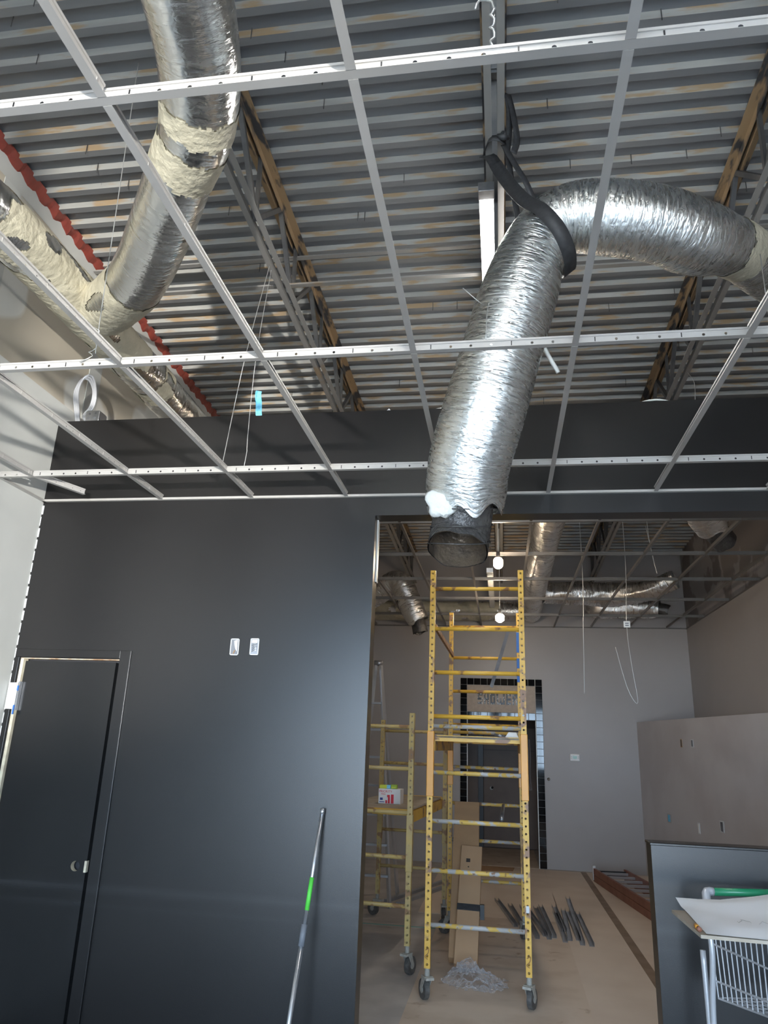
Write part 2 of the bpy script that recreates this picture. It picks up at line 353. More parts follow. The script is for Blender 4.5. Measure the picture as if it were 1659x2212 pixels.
# ============================================================ STRUCTURE
struct(MB().box(XL - .2, XR + .2, YS, 15.2, -.1, 0).obj('floor', 'concrete'), 'bare grey concrete floor')
struct(MB().box(XL, XR, 1.3, YW - .06, 0, .004).obj('floor_reflection_dimmer', 'floor_dimmer', D.objects['floor']))  # unseen dark sheet, added to darken what the black wall reflects
struct(MB().box(-30, 30, -40, YS, -.16, -.06).obj('ground_outside', 'asphalt'), 'pale pavement outside the shop front')

wl = struct(MB().box(-3.25, XL, YS, YF + .1, 0, 3.86).obj('wall_left', 'left_wall'), 'pale primed drywall on the left')
struct(MB().box(-3.25, XU, YS, YF + .1, 3.86, 5.6).obj('upper_drywall', 'raw_drywall', wl))
jt = MB().box(XU, XU + .004, 0, .16, 3.86, 5.2).obj('joint_tape', 'left_wall', wl, loc=(0, 2.1, 0))
for y in (3.32, 4.54, 5.76, 6.98, 8.2): dup(jt, wl, (0, y, 0))
b = MB(); N_ = 60
for i in range(N_):
    y = -1 + 11 * i / N_; y1 = -1 + 11 * (i + 1) / N_
    w0 = .17 + .05 * noise.noise(V((y * 1.7, 0, 0))); w1 = .17 + .05 * noise.noise(V((y1 * 1.7, 0, 0)))
    b.add([(XU + .006, y, deckz(y) - w0), (XU + .006, y1, deckz(y1) - w1), (XU + .006, y1, deckz(y1) + .02), (XU + .006, y, deckz(y) + .02)], [(0, 1, 2, 3)])
b.obj('joint_compound_band', 'left_wall', wl)
b = MB(); n = 400; rows = []
for i in range(n + 1):
    y = -1 + 11 * i / n
    low = .055 + .016 * math.cos(2 * math.pi * (y / .1524)) + .03 * noise.noise(V((y * 8, 3, 0))) + .018 * noise.noise(V((y * 31, 5, 0)))
    z = deckz(y)
    rows.append([(XU + .004, y, z - low), (XU + .028, y, z - low * .55), (XU + .045, y, z + .02)])
for i in range(n):
    b.add(rows[i] + rows[i + 1], [(0, 3, 4, 1), (1, 4, 5, 2)])
b.obj('firestop_sealant', 'red', wl, True)

# black partition with a closet door and a wide opening
wb = MB()
wb.box(XL, -2.945, YW, YW + WT, 0, WTOP); wb.box(-2.945, -2.285, YW, YW + WT, 2.115, WTOP)
wb.box(-2.285, -.745, YW, YW + WT, 0, WTOP); wb.box(-.745, XR, YW, YW + WT, 3.015, WTOP)
wp = struct(wb.obj('wall_center', 'black_wall'), 'black painted partition with a wide opening')
wpo = struct(MB().box(.74, XR, YW, YW + WT, 0, 1.245).obj('wall_pony', 'black_wall'), 'waist-high black half wall right of the opening')
MB().box(.735, XR, YW - .004, YW + WT + .004, 1.245, 1.258).obj('cap', 'door_paint', wpo, bevel=.003)
struct(MB().box(-.7449, -.738, YW + .085, YW + WT + .004, 2.62, 3.012).obj('trim_1', 'white_metal'), 'bare metal corner bead inside the opening')
struct(MB().box(XR, XR + .2, YS, YF + .1, 0, 3.62).obj('wall_right', 'grey_wall'), 'grey painted wall on the right')
struct(MB().box(XR, XR + .2, YS, YF + .1, 3.62, 5.6).obj('upper_drywall', 'far_upper', D.objects['wall_right']))
wf = MB().box(-3.25, -.545, YF, YF + .12, 0, 5.3).box(.55, XR + .2, YF, YF + .12, 0, 5.3).box(-.545, .55, YF, YF + .12, 2.135, 5.3)
wfar = struct(wf.obj('wall_far', 'grey_wall'), 'warm grey far wall with a doorway')
pm = MB().add([(2.083, YF, 0), (XR, 8.1, 0), (XR, YF, 0), (2.083, YF, 2.16), (XR, 8.1, 2.16), (XR, YF, 2.16)], [(0, 1, 4, 3), (3, 4, 5), (0, 2, 1)])
wa = struct(pm.obj('wall_angled', 'grey_wall2'), 'lower grey angled partition in the far right corner')
# shop front behind the camera
sf = MB().box(XL - .2, XR + .2, YS, YS + .12, 3.1, 5.6).box(XL - .2, -2.7, YS, YS + .12, 0, 3.1).box(2.7, XR + .2, YS, YS + .12, 0, 3.1).box(-2.7, 2.7, YS, YS + .12, 0, .12)
struct(sf.obj('wall_front', 'left_wall'), 'shop front wall behind the camera')
wfm = MB()
for x in (-2.68, -1.34, 0, 1.34, 2.68): wfm.box(x - .025, x + .025, YS + .02, YS + .1, .12, 3.1)
for z in (.145, 2.3, 3.075): wfm.box(-2.7, 2.7, YS + .02, YS + .1, z - .025, z + .025)
struct(wfm.obj('window_1', 'store_frame'), 'dark framed shop front window')

# roof deck: corrugated sheets, each six ribs wide
ceil = struct(MB().add([(-3.3, YS, deckz(YS) + .09), (3.2, YS, deckz(YS) + .09), (3.2, 15.3, deckz(15.3) + .09), (-3.3, 15.3, deckz(15.3) + .09)], [(0, 1, 2, 3)]).obj('ceiling', 'joist'), 'corrugated steel roof deck')
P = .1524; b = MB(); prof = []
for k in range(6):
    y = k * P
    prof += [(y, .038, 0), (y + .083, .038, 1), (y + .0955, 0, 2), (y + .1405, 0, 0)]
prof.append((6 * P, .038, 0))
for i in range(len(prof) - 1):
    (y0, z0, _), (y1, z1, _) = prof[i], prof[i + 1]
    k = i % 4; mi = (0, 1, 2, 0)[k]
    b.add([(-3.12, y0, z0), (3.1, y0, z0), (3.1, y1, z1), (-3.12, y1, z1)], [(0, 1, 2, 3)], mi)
sl = math.atan(-.04)
sh = None
for i in range(18):
    y = YS + .05 + i * 6 * P
    if sh is None:
        sh = b.obj('deck_sheet', ['deck', 'deck_rib_lit', 'deck_low'], ceil)
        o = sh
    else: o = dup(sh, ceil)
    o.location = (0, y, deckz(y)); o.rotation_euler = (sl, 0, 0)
scr = MB().tube([(0, 0, .03), (0, 0, -.045)], .0028, 5).obj('roofing_screw', 'joist', ceil, loc=(-2.5, 2.5, deckz(2.5)))
for i in range(90):
    x = random.uniform(-2.9, 2.6); y = 1.9 + P * random.randint(0, 32) + .06
    if i < 45: y = 1.9 + P * random.randint(0, 12) + .06
    dup(scr, ceil, (x, y, deckz(y) + random.uniform(0, .012)))

# open-web joists
def joist(x, label):
    t = thing('steel_joist', label, 'joist', (x, YS + .1, deckz(YS + .1)))
    o = V((x, YS + .1, deckz(YS + .1)))
    y0, y1 = YS + .1, 12.25
    for s in (-1, 1):
        a = [(s * .012, -.012), (s * .068, -.012), (s * .068, -.007), (s * .017, -.007), (s * .017, -.062), (s * .012, -.062)]
        if s < 0: a = a[::-1]
        MB().prof([(q[0], q[1] + .004) for q in a], V((x, y0, deckz(y0))) - o, V((x, y1, deckz(y1))) - o).obj('top_chord', 'chord_top', t)
        a = [(s * .014, -.50), (s * .050, -.50), (s * .050, -.496), (s * .018, -.496), (s * .018, -.46), (s * .014, -.46)]
        if s < 0: a = a[::-1]
        MB().prof(a, V((x, y0, deckz(y0))) - o, V((x, y1, deckz(y1))) - o).obj('bottom_chord', 'chord_bot', t)
    y = y0 + .2; k = 0
    while y < y1 - .6:
        if y > .5:
            if k % 2 == 0: p, q = V((x, y, deckz(y) - .475)), V((x, y + .42, deckz(y + .42) - .03))
            else: p, q = V((x, y, deckz(y) - .03)), V((x, y + .42, deckz(y + .42) - .475))
            MB().beam(p - o, q - o, .03, .03).obj('web_bar', 'joist', t)
            if k % 2 == 1:
                p = V((x, y + .42, deckz(y) - .475)); q = V((x, y + .40, deckz(y) - .03))
                MB().beam(p - o, q - o, .022, .03, (0, 1, 0)).obj('web_bar', 'joist', t)
        y += .42; k += 1
    return t
joist(-1.455, 'open web steel joist with brown stained top chord left of centre')
joist(.005, 'open web steel joist in the middle above the hanging flexible duct')
joist(1.49, 'open web steel joist with brown stained top chord on the right')
def bridge(y, z, label):
    b = MB().prof([(-.019, -.019), (.019, -.019), (.019, -.015), (-.015, -.015), (-.015, .019), (-.019, .019)], (XL - .08, y, z), (XR, y, z))
    return tag(b.obj('joist_bridging', 'chord_bot'), label, 'bridging')
bridge(4.37, deckz(4.37) - .075, 'dark steel angle crossing under the joist top chords')
bridge(4.2, deckz(4.2) - .44, 'light steel angle crossing above the joist bottom chords')

# ============================================================ CEILING GRIDS
def tee_mesh(length, holes, cell, hr, fl=.024, wh=.038):
    """tee along +x from the origin, flange underside at z=0"""
    b = MB()
    b.box(0, length, -fl / 2, fl / 2, 0, .0012)
    n = max(1, int(length / cell)); c = length / n
    if holes: b.strip((0, 0, .001), (1, 0, 0), n, c, (0, 0, 1), wh - .001, hr, .42, skip=lambda i: i % 4 == 3)
    else: b.box(0, length, -.0008, .0008, .001, wh)
    b.box(0, length, -.0035, .0035, wh - .008, wh)
    if holes:
        for i in range(3, n, 4):   # cross-tee slots
            b.box((i + .5) * c - .0018, (i + .5) * c + .0018, -.0014, .0014, .010, .028, 1)
    return b
g = thing('suspended_ceiling_grid', 'bare white metal ceiling grid without tiles in front of black wall', 'ceiling grid', (0, 1.24, GZ))
MY = [0.006, 1.24, 2.474, 3.707]
mt_ = tee_mesh(XR - XL - .01, True, .0762, .0056).obj('main_tee', ['tee', 'black_plastic'], g, loc=(XL + .005, MY[0] - 1.24, 0))
for y in MY[1:]: dup(mt_, g, (XL + .005, y - 1.24, 0))
ct_ = tee_mesh(1.208, True, .0604, .0026).obj('cross_tee', ['tee', 'tee'], g)
cs_ = tee_mesh(YW - 3.707 - .014, True, .075, .0026).obj('cross_tee', ['tee', 'tee'], g)
first = [True, True]
for k in range(-4, 6):
    x = -.3182 + .61 * k
    for j, y in enumerate(MY):
        src = ct_ if j < 3 else cs_; fi = 0 if j < 3 else 1
        if j == 3 and k == -4: continue
        if j == 3 and k == 0 and False: continue
        o = src if first[fi] else dup(src, g); first[fi] = False
        o.location = (x, y - 1.24 + .013, -.0005); o.rotation_euler = (0, 0, math.pi / 2)
o = dup(cs_, g, (-2.756, 3.712 - 1.24, .002)); o.rotation_euler = (0, .03, math.atan2(.28, .14)); o.scale = (.75, 1, 1)

def angle_trim(name, p0, p1, side, label, m='tee'):
    b = MB().prof([(0, 0), (side * .022, 0), (side * .022, .0015), (side * .0015, .0015), (side * .0015, .022), (0, .022)], p0, p1)
    return struct(b.obj(name, m), label)
angle_trim('trim_2', (XL, YW, GZ - .002), (XR, YW, GZ - .002), 1, 'white wall angle along the black wall', 'tee')
angle_trim('trim_3', (XL, YS + .12, GZ - .002), (XL, YW, GZ - .002), 1, 'white wall angle along the left wall', 'tee')
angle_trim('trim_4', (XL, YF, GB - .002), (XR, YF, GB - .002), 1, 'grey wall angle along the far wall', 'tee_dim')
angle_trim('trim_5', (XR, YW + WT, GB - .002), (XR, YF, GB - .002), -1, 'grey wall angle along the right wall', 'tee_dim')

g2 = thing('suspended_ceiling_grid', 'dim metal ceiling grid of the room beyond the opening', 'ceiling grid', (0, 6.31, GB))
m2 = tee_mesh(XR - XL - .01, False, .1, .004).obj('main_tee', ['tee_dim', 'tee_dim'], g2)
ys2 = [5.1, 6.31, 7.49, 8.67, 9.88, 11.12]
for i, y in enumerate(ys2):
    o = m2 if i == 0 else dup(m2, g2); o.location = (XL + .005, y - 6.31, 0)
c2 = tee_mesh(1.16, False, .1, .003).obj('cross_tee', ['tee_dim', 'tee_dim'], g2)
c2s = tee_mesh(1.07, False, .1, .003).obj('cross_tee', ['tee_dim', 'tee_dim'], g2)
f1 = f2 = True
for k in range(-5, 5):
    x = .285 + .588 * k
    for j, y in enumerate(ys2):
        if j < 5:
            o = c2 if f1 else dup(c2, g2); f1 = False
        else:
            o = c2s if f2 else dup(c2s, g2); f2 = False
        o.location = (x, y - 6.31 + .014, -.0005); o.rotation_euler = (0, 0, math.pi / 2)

# ============================================================ DUCTS
def duct(cps, name, foil, parent, bands=(), nseg=56, step=.012, wr=.005, seed=0, ragged=(0, 0), patch=.0, pname='mastic_coat', fn=1.0, r_off=0.0):
    pts = spline(cps, step); P3 = [V(q[:3]) for q in pts]; R_ = [q[3] + r_off for q in pts]
    fr = frames(P3); S = [0.0]
    for i in range(1, len(P3)): S.append(S[-1] + (P3[i] - P3[i - 1]).length)
    tot = S[-1]; vs = []; vo = []; o3 = V((seed * 7.3, seed * 3.1, seed * 1.7))
    for i, (p, t, a, b) in enumerate(fr):
        for j in range(nseg):
            th = 2 * math.pi * j / nseg; dr = a * math.cos(th) + b * math.sin(th)
            q = V((math.cos(th) * 1.3, math.sin(th) * 1.3, S[i] * 3.0)) + o3
            n1 = noise.noise(q * 1.5) * 1.4
            qq = V((math.cos(th) * 1.8, math.sin(th) * 1.8, S[i] * 26 * fn + .8 * noise.noise(q * 2))) + o3
            n2 = 1 - abs(noise.noise(qq)) * 2.2
            rr = R_[i] + wr * (n1 + .55 * n2)
            off = V((0, 0, 0))
            e0 = ragged[0] * max(0, 1 - S[i] / .12); e1 = ragged[1] * max(0, 1 - (tot - S[i]) / .12)
            if e0 or e1: off = t * ((e1 - e0) * (noise.noise(V((math.cos(th) * 1.6, math.sin(th) * 1.6, seed))) * 1.5))
            vs.append(p + dr * rr + off)
            vo.append(p + dr * (rr + .0035 + .002 * noise.noise(q * 9)) + off)
    def inb(i, j):
        th = 2 * math.pi * j / nseg; cs, sn = math.cos(th), math.sin(th)
        jag = .028 * noise.noise(V((cs * 2.2, sn * 2.2, seed + 4))) + .012 * noise.noise(V((cs * 7, sn * 7, seed + 9)))
        for n, (s0, s1) in enumerate(bands):
            if s0 + jag < S[i] < s1 + jag * 1.3:
                if patch and noise.noise(V((cs * 1.5, sn * 1.5, S[i] * 4.5)) + o3) > patch: return -1
                return n
        return -1
    Fs = []; Fm = [[] for _ in bands]
    for i in range(len(P3) - 1):
        for j in range(nseg):
            k = (j + 1) % nseg; f = (i * nseg + j, i * nseg + k, (i + 1) * nseg + k, (i + 1) * nseg + j)
            Fs.append(f)
            if bands:
                n = inb(i, j)
                if n >= 0: Fm[n].append(f)
    def mk(nm, verts, F, mt):
        me = D.meshes.new(nm)
        used = sorted({i for f in F for i in f}); mp = {u: n for n, u in enumerate(used)}
        me.from_pydata([verts[u] for u in used], [], [tuple(mp[i] for i in f) for f in F])
        me.materials.append(MT[mt]); uvl = me.uv_layers.new(name='UVMap'); uvs = []
        for f in F:
            j0 = f[0] % nseg
            for n, vi in enumerate(f):
                i = vi // nseg; j = vi % nseg
                if j < j0: j += nseg
                uvs += [2 * math.pi * j / nseg * .16, S[i]]
        uvl.data.foreach_set('uv', uvs)
        me.polygons.foreach_set('use_smooth', [True] * len(me.polygons)); me.update()
        o = D.objects.new(nm, me); COL.objects.link(o)
        if parent: o.parent = parent; o.location = -V(parent.location)
        return o
    o = mk(name, vs, Fs, foil)
    for F in Fm:
        if F: mk(pname, vo, F, 'mastic')
    return o, tot

# main trunk along the left wall
t = thing('trunk_duct', 'foil trunk duct smeared with cream mastic along left wall', 'duct', (-2.6, 3.5, 4.26))
duct([(-2.6, 1.8, 4.24, .150), (-2.6, 2.6, 4.25, .152), (-2.6, 3.4, 4.27, .155), (-2.6, 4.3, 4.26, .152), (-2.6, 6.0, 4.22, .15), (-2.6, 8.0, 4.18, .15)],
     'foil_jacket', 'foil', t, bands=[(.0, .70), (.92, 2.52), (2.74, 2.92)], patch=.24, wr=.005, seed=1, nseg=96, step=.010)
t = thing('branch_duct', 'large silver foil branch duct with cream mastic bands at upper left', 'duct', (-1.3, 2.2, 4.2))
duct([(-.86, .3, 4.42, .178), (-.93, 1.1, 4.36, .172), (-1.06, 1.62, 4.26, .168), (-1.125, 1.98, 4.2, .162), (-1.25, 2.28, 4.15, .155), (-1.42, 2.5, 4.13, .150), (-1.72, 2.9, 4.13, .156), (-2.05, 3.3, 4.16, .160), (-2.42, 3.62, 4.22, .165)],
     'foil_jacket', 'foil', t, bands=[(1.92, 2.03), (2.11, 2.28), (3.36, 4.4)], patch=.40, wr=.0022, seed=2, ragged=(0, 0), nseg=96, step=.009)

# flexible duct hanging through the grid
t = thing('flexible_duct', 'silver insulated flexible duct hanging open through the grid', 'duct', (.25, 2.9, 4.06))
o, tot = duct([(1.95, 4.2, 4.33, .135), (1.64, 3.838, 4.245, .135), (1.44, 3.588, 4.18, .137), (1.228, 3.321, 4.118, .138), (1.09, 3.18, 4.07, .143), (1.0, 3.09, 4.025, .162), (.90, 3.02, 4.005, .168), (.768, 2.95, 4.015, .168), (.56, 2.90, 4.035, .170), (.38, 2.90, 4.06, .160),
               (.27, 2.91, 4.04, .140), (.19, 2.93, 3.94, .150), (.115, 2.94, 3.72, .176), (.04, 2.97, 3.47, .182), (-.06, 3.03, 3.14, .186), (-.13, 3.12, 2.93, .186), (-.15, 3.19, 2.80, .184), (-.155, 3.215, 2.73, .172)],
              'insulation_jacket', 'foil_flex', t, bands=[(1.13, 1.29)], wr=.0028, seed=3, ragged=(0, .055), pname='mastic_band', nseg=80, step=.007, fn=2.2)
o['label'] = 'wrinkled silver insulation jacket'
o, _ = duct([(-.10, 3.08, 3.02, .128), (-.15, 3.17, 2.80, .133), (-.165, 3.22, 2.68, .136), (-.178, 3.23, 2.60, .138), (-.185, 3.205, 2.535, .137)], 'inner_liner', 'liner', t, wr=.004, seed=5, ragged=(0, .018), step=.008)
o['label'] = 'dark grey plastic inner liner with open mouth'
o2, _ = duct([(-.10, 3.08, 3.02, .122), (-.15, 3.17, 2.80, .127), (-.165, 3.22, 2.68, .130), (-.178, 3.23, 2.60, .132), (-.185, 3.205, 2.535, .131)], 'liner_inside', 'liner_in', t, wr=.004, seed=5, ragged=(0, .018), step=.01)
hx = []
for i in range(150):
    u = i / 149; p = V((-.15, 3.17, 2.79)).lerp(V((-.184, 3.21, 2.545)), u); th = u * 2 * math.pi * 3.2
    ax = V((-.03, .08, -.245)).normalized(); a = ax.orthogonal().normalized(); c = ax.cross(a)
    hx.append(p + a * (.1405 * math.cos(th)) + c * (.1405 * math.sin(th)))
MB().tube([q - t.location for q in hx], .003, 5).obj('wire_helix', 'liner', t, True)
b = MB(); cen = V((-.255, 3.075, 2.715)) - t.location; nu, nv = 20, 14; vs = []
for i in range(nv + 1):
    for j in range(nu):
        ph = math.pi * i / nv; th = 2 * math.pi * j / nu
        d = V((math.sin(ph) * math.cos(th), math.sin(ph) * math.sin(th), math.cos(ph)))
        r = 1 + .35 * noise.noise(d * 1.6 + V((3, 1, 2))) + .12 * noise.noise(d * 5)
        vs.append(cen + V((d.x * .062, d.y * .04, d.z * .066 - .25 * d.x * .05)) * r)
fs = [(i * nu + j, i * nu + (j + 1) % nu, (i + 1) * nu + (j + 1) % nu, (i + 1) * nu + j) for i in range(nv) for j in range(nu)]
b.add(vs, fs).obj('insulation_tuft', 'wool', t, True)

# webbing strap that holds the bend
t = thing('webbing_strap', 'black webbing strap knotted on the joist cradling the flexible duct', 'strap', (.02, 3.12, 4.7))
def rib(pts, wd, name, wdt=.05):
    q = [V(p[:3]) - t.location for p in spline(pts, .02)]
    MB().ribbon(q, wd, wdt, .003).obj(name, 'strap', t, True)
rib([(-.05, 3.18, 4.735), (-.015, 3.14, 4.68), (.052, 3.03, 4.438), (.132, 2.834, 4.13), (.206, 2.715, 3.96), (.276, 2.715, 3.85), (.325, 2.80, 3.785), (.34, 2.94, 3.79), (.33, 3.04, 3.87), (.28, 3.09, 4.0), (.235, 3.10, 4.12)], [(1, 0, .2)] * 8 + [(.85, -.2, .6)] * 400, 'loop_band', .066)
rib([(.235, 3.10, 4.12), (.2, 3.03, 4.24), (.16, 2.97, 4.33), (.10, 3.0, 4.5), (.05, 3.06, 4.68)], (1, .2, .3), 'loop_band', .03)
rib([(-.055, 3.16, 4.74), (-.02, 3.05, 4.715), (.03, 3.04, 4.70), (.07, 3.12, 4.71), (.07, 3.2, 4.74)], (0, .3, 1), 'knot_band', .045)
rib([(.07, 3.12, 4.70), (.085, 3.06, 4.85), (.075, 3.03, 4.98), (.10, 3.05, 4.88), (.12, 3.07, 4.72), (.10, 3.06, 4.62)], (1, .5, 0), 'tail_band', .035)
rib([(.06, 3.10, 4.70), (.075, 3.06, 4.58), (.09, 3.05, 4.40), (.12, 3.1, 4.22)], (1, .3, 0), 'tail_band', .03)
b = MB()
for i in range(3): b.tube([(.0 + .02 * i, -.08, .02 - .01 * i), (.03, -.095, -.005 + .01 * i), (.055 - .01 * i, -.07, .015)], [.012, .018, .012], 7)
b.obj('knot', 'strap', t, True)

# far-room ducts
def far_duct(cps, label, tip=None, bands=(), foil='foil_far', **k):
    t = thing('far_duct', label, 'duct', cps[0][:3])
    duct(cps, 'foil_jacket', foil, t, bands=bands, nseg=36, step=.02, **k)
    if tip: duct(tip, 'black_liner', 'liner', t, nseg=30, step=.02, wr=.004, seed=8, ragged=(0, .02))
    return t
far_duct([(-1.95, 10.5, 3.72, .16), (-1.72, 10.4, 3.84, .16), (-1.52, 10.3, 3.96, .16), (-1.39, 10.25, 3.9, .165), (-1.30, 10.25, 3.70, .165), (-1.20, 10.25, 3.48, .165), (-1.14, 10.25, 3.36, .15)],
         'drooping silver flexible duct with black mouth left of the scaffold top', [(-1.16, 10.25, 3.40, .10), (-1.13, 10.25, 3.30, .105), (-1.11, 10.25, 3.21, .105)], wr=.010, seed=11, ragged=(0, .03))
far_duct([(-2.9, 11.95, 3.83, .155), (-1.0, 11.95, 3.83, .155), (.30, 11.95, 3.83, .155)], 'cream coated duct running along the far wall behind the grid', bands=[(0, 2.9)], patch=.35, wr=.006, seed=12)
far_duct([(.60, 6.5, 4.12, .155), (.53, 7.3, 3.98, .155), (.51, 8.5, 3.93, .155), (.50, 10.0, 3.88, .155), (.50, 11.9, 3.80, .155)], 'long bright foil duct running away above the scaffold right side', wr=.007, seed=13)
far_duct([(.62, 10.55, 3.85, .14), (1.1, 10.6, 3.86, .16), (1.6, 10.6, 3.84, .165), (2.0, 10.3, 3.84, .13), (2.35, 10.1, 3.95, .12)], 'crumpled foil duct crossing right from the long duct', wr=.016, seed=14)
far_duct([(1.5, 11.75, 3.90, .16), (1.54, 11.6, 3.84, .17), (1.95, 11.55, 3.84, .165), (2.25, 11.5, 3.82, .15), (2.40, 11.45, 3.80, .12)], 'short sagging foil duct with black mouth near the far right corner',
         [(2.36, 11.45, 3.80, .09), (2.46, 11.43, 3.78, .095), (2.52, 11.42, 3.76, .095)], wr=.014, seed=15)
far_duct([(1.60, 6.6, 4.25, .17), (1.80, 6.9, 4.1, .175), (1.98, 7.15, 3.95, .17), (2.1, 7.3, 3.85, .15)], 'foil flexible duct with black mouth hanging at the upper right of the opening',
         [(2.02, 7.2, 3.9, .115), (2.16, 7.36, 3.80, .12), (2.24, 7.45, 3.74, .12)], wr=.012, seed=16, ragged=(0, .04))

# ============================================================ LIGHTS THE PLACE HAS
def strip_light(x, y0, y1, z, label, lit):
    t = thing('strip_light', label, 'light fixture', (x, y0, z)); L_ = y1 - y0
    MB().box(-.042, .042, 0, L_, 0, .045).obj('housing', 'white_metal', t, bevel=.004)
    MB().box(-.037, .037, .05, L_ - .05, -.03, 0).obj('lens', 'tube_on' if lit else 'white_metal', t, bevel=.01)
    MB().box(-.045, .045, -.06, .012, -.012, .05).obj('end_cap', 'galv', t, bevel=.003)
    if not lit:
        for yy in (.2, L_ - .2): MB().tube([(0, yy, .045), (0, yy, deckz(y0 + yy) - z)], .003, 6).obj('hanger_rod', 'wire', t)
strip_light(-.045, 3.37, 5.81, 4.63, 'lit white fluorescent strip light fixed under the middle joist', True)
strip_light(-.045, -1.6, .84, 4.80, 'lit white fluorescent strip light above and behind the camera', True)
strip_light(-.12, 9.3, 11.7, 3.86, 'unlit pale strip fixture above the far grid beside the bulbs', False)
def bulb(p, label, r=.045):
    t = thing('hanging_bulb', label, 'lamp', p)
    pr_ = [(-.055, .012), (-.052, .034), (-.03, r), (0, r), (.03, r * .98), (.048, .034), (.058, .018)]
    MB().tube([(0, 0, -a) for a, _ in pr_], [q for _, q in pr_], 16).obj('glass_globe', 'bulb', t, True)
    MB().tube([(0, 0, .055), (0, 0, .12)], .02, 10).obj('socket', 'black_plastic', t)
    MB().tube([(0, 0, .12), (0, 0, deckz(p[1]) - p[2])], .004, 6).obj('cable', 'white_metal', t)
bulb((-.01, 7.3, 3.49), 'glowing bulb hanging above the near end of the scaffold', .048)
bulb((.0, 9.6, 3.32), 'glowing bulb hanging further back and lower, near the far wall', .056)

# ============================================================ BLACK WALL: door, boxes, pole
d1 = anchor('door_1'); d1['label'] = 'narrow black closet door at the left end of the black wall'
yd = YW + .022
sx0, sx1 = -2.922, -2.318; hz = .966; hx_ = -2.385; wd = sx1 - sx0
b = MB()
b.add([(sx0, yd, .01), (sx1, yd, .01), (sx1, yd, hz - .1), (sx0, yd, hz - .1)], [(0, 1, 2, 3)])
b.add([(sx0, yd, hz + .1), (sx1, yd, hz + .1), (sx1, yd, 2.098), (sx0, yd, 2.098)], [(0, 1, 2, 3)])
b.add([(sx0, yd, hz - .1), (hx_ - .06, yd, hz - .1), (hx_ - .06, yd, hz + .1), (sx0, yd, hz + .1)], [(0, 1, 2, 3)])
b.add([(hx_ + .06, yd, hz - .1), (sx1, yd, hz - .1), (sx1, yd, hz + .1), (hx_ + .06, yd, hz + .1)], [(0, 1, 2, 3)])
n = 24; ring = [(hx_ + .027 * math.cos(2 * math.pi * k / n), yd, hz + .027 * math.sin(2 * math.pi * k / n)) for k in range(n)]
outer = []
for k in range(n):
    c, s = math.cos(2 * math.pi * k / n), math.sin(2 * math.pi * k / n); q = 1 / max(abs(c), abs(s)); 
    outer.append((hx_ + .06 * c * q, yd, hz + .06 * s * q))
b.add(ring + outer, [(k, (k + 1) % n, n + (k + 1) % n, n + k) for k in range(n)])
sq = [(hx_ - .06, yd, hz - .1), (hx_ + .06, yd, hz - .1), (hx_ + .06, yd, hz - .06), (hx_ - .06, yd, hz - .06)]
b.add(sq, [(0, 1, 2, 3)]); b.add([(x, y, z + .16) for x, y, z in sq], [(0, 1, 2, 3)])
b.add([(sx1, yd, .01), (sx1, yd + .035, .01), (sx1, yd + .035, 2.098), (sx1, yd, 2.098)], [(0, 1, 2, 3)])
b.add([(sx0, yd, .01), (sx0, yd + .035, .01), (sx0, yd + .035, 2.098), (sx0, yd, 2.098)], [(0, 3, 2, 1)])
b.add([(sx0, yd, 2.098), (sx1, yd, 2.098), (sx1, yd + .035, 2.098), (sx0, yd + .035, 2.098)], [(0, 1, 2, 3)])
sl_ = b.obj('door_slab', 'door_paint', d1)
b = MB(); ring2 = [(x, y + .034, z) for x, y, z in ring]
b.add(ring + ring2, [(k, n + k, n + (k + 1) % n, (k + 1) % n) for k in range(n)]).obj('knob_bore', 'cream', d1)
MB().box(sx1 - .012, sx1 + .003, yd - .004, yd + .02, hz - .03, hz + .03).obj('latch_plate', 'cream', d1, bevel=.002)
MB().box(-2.9449, -2.926, YW + .004, YW + .05, 0, 2.112).obj('hinge_jamb', 'cream', d1)
MB().box(-2.9449, -2.2851, YW + .004, YW + .05, 2.110, 2.1149).obj('head_jamb', 'raw_wood', d1)
MB().box(-2.9449, -2.2851, YW + .075, YW + WT - .005, 0, 2.1149).obj('closet_backing', 'frame_black', d1)
MB().box(-2.281, -2.215, YW - .011, YW, 0, 2.168).box(-2.215, -2.209, YW - .016, YW, 0, 2.168).obj('casing', 'black_wall', d1, bevel=.002)
MB().box(-2.975, -2.281, YW - .011, YW, 2.12, 2.168).obj('head_casing', 'black_wall', d1, bevel=.002)
MB().box(-2.981, -2.951, YW - .009, YW, 0, 2.12).obj('casing', 'door_paint', d1, bevel=.002)
b = MB().box(-2.984, -2.923, YW - .0125, YW - .009, 1.806, 1.962); b.obj('unpainted_hinge_patch', 'white_patch', d1)
MB().box(-2.926, -2.914, YW - .006, YW + .02, 1.80, 1.97).obj('hinge', 'galv', d1)
MB().box(-2.93, -2.921, YW - .013, YW - .008, 1.775, 1.83).box(-2.925, -2.916, YW - .013, YW - .008, 1.915, 1.945).obj('tape_scrap', 'blue_tape', d1)
b = MB()
for i in range(26):
    z = 1.1 + 1.95 * i / 25; r_ = random.uniform(.004, .012); b.box(XL, XL + r_, YW - .0015, YW + .01, z, z + .06)
b.obj('ragged_paint_edge', 'white_patch', wp)

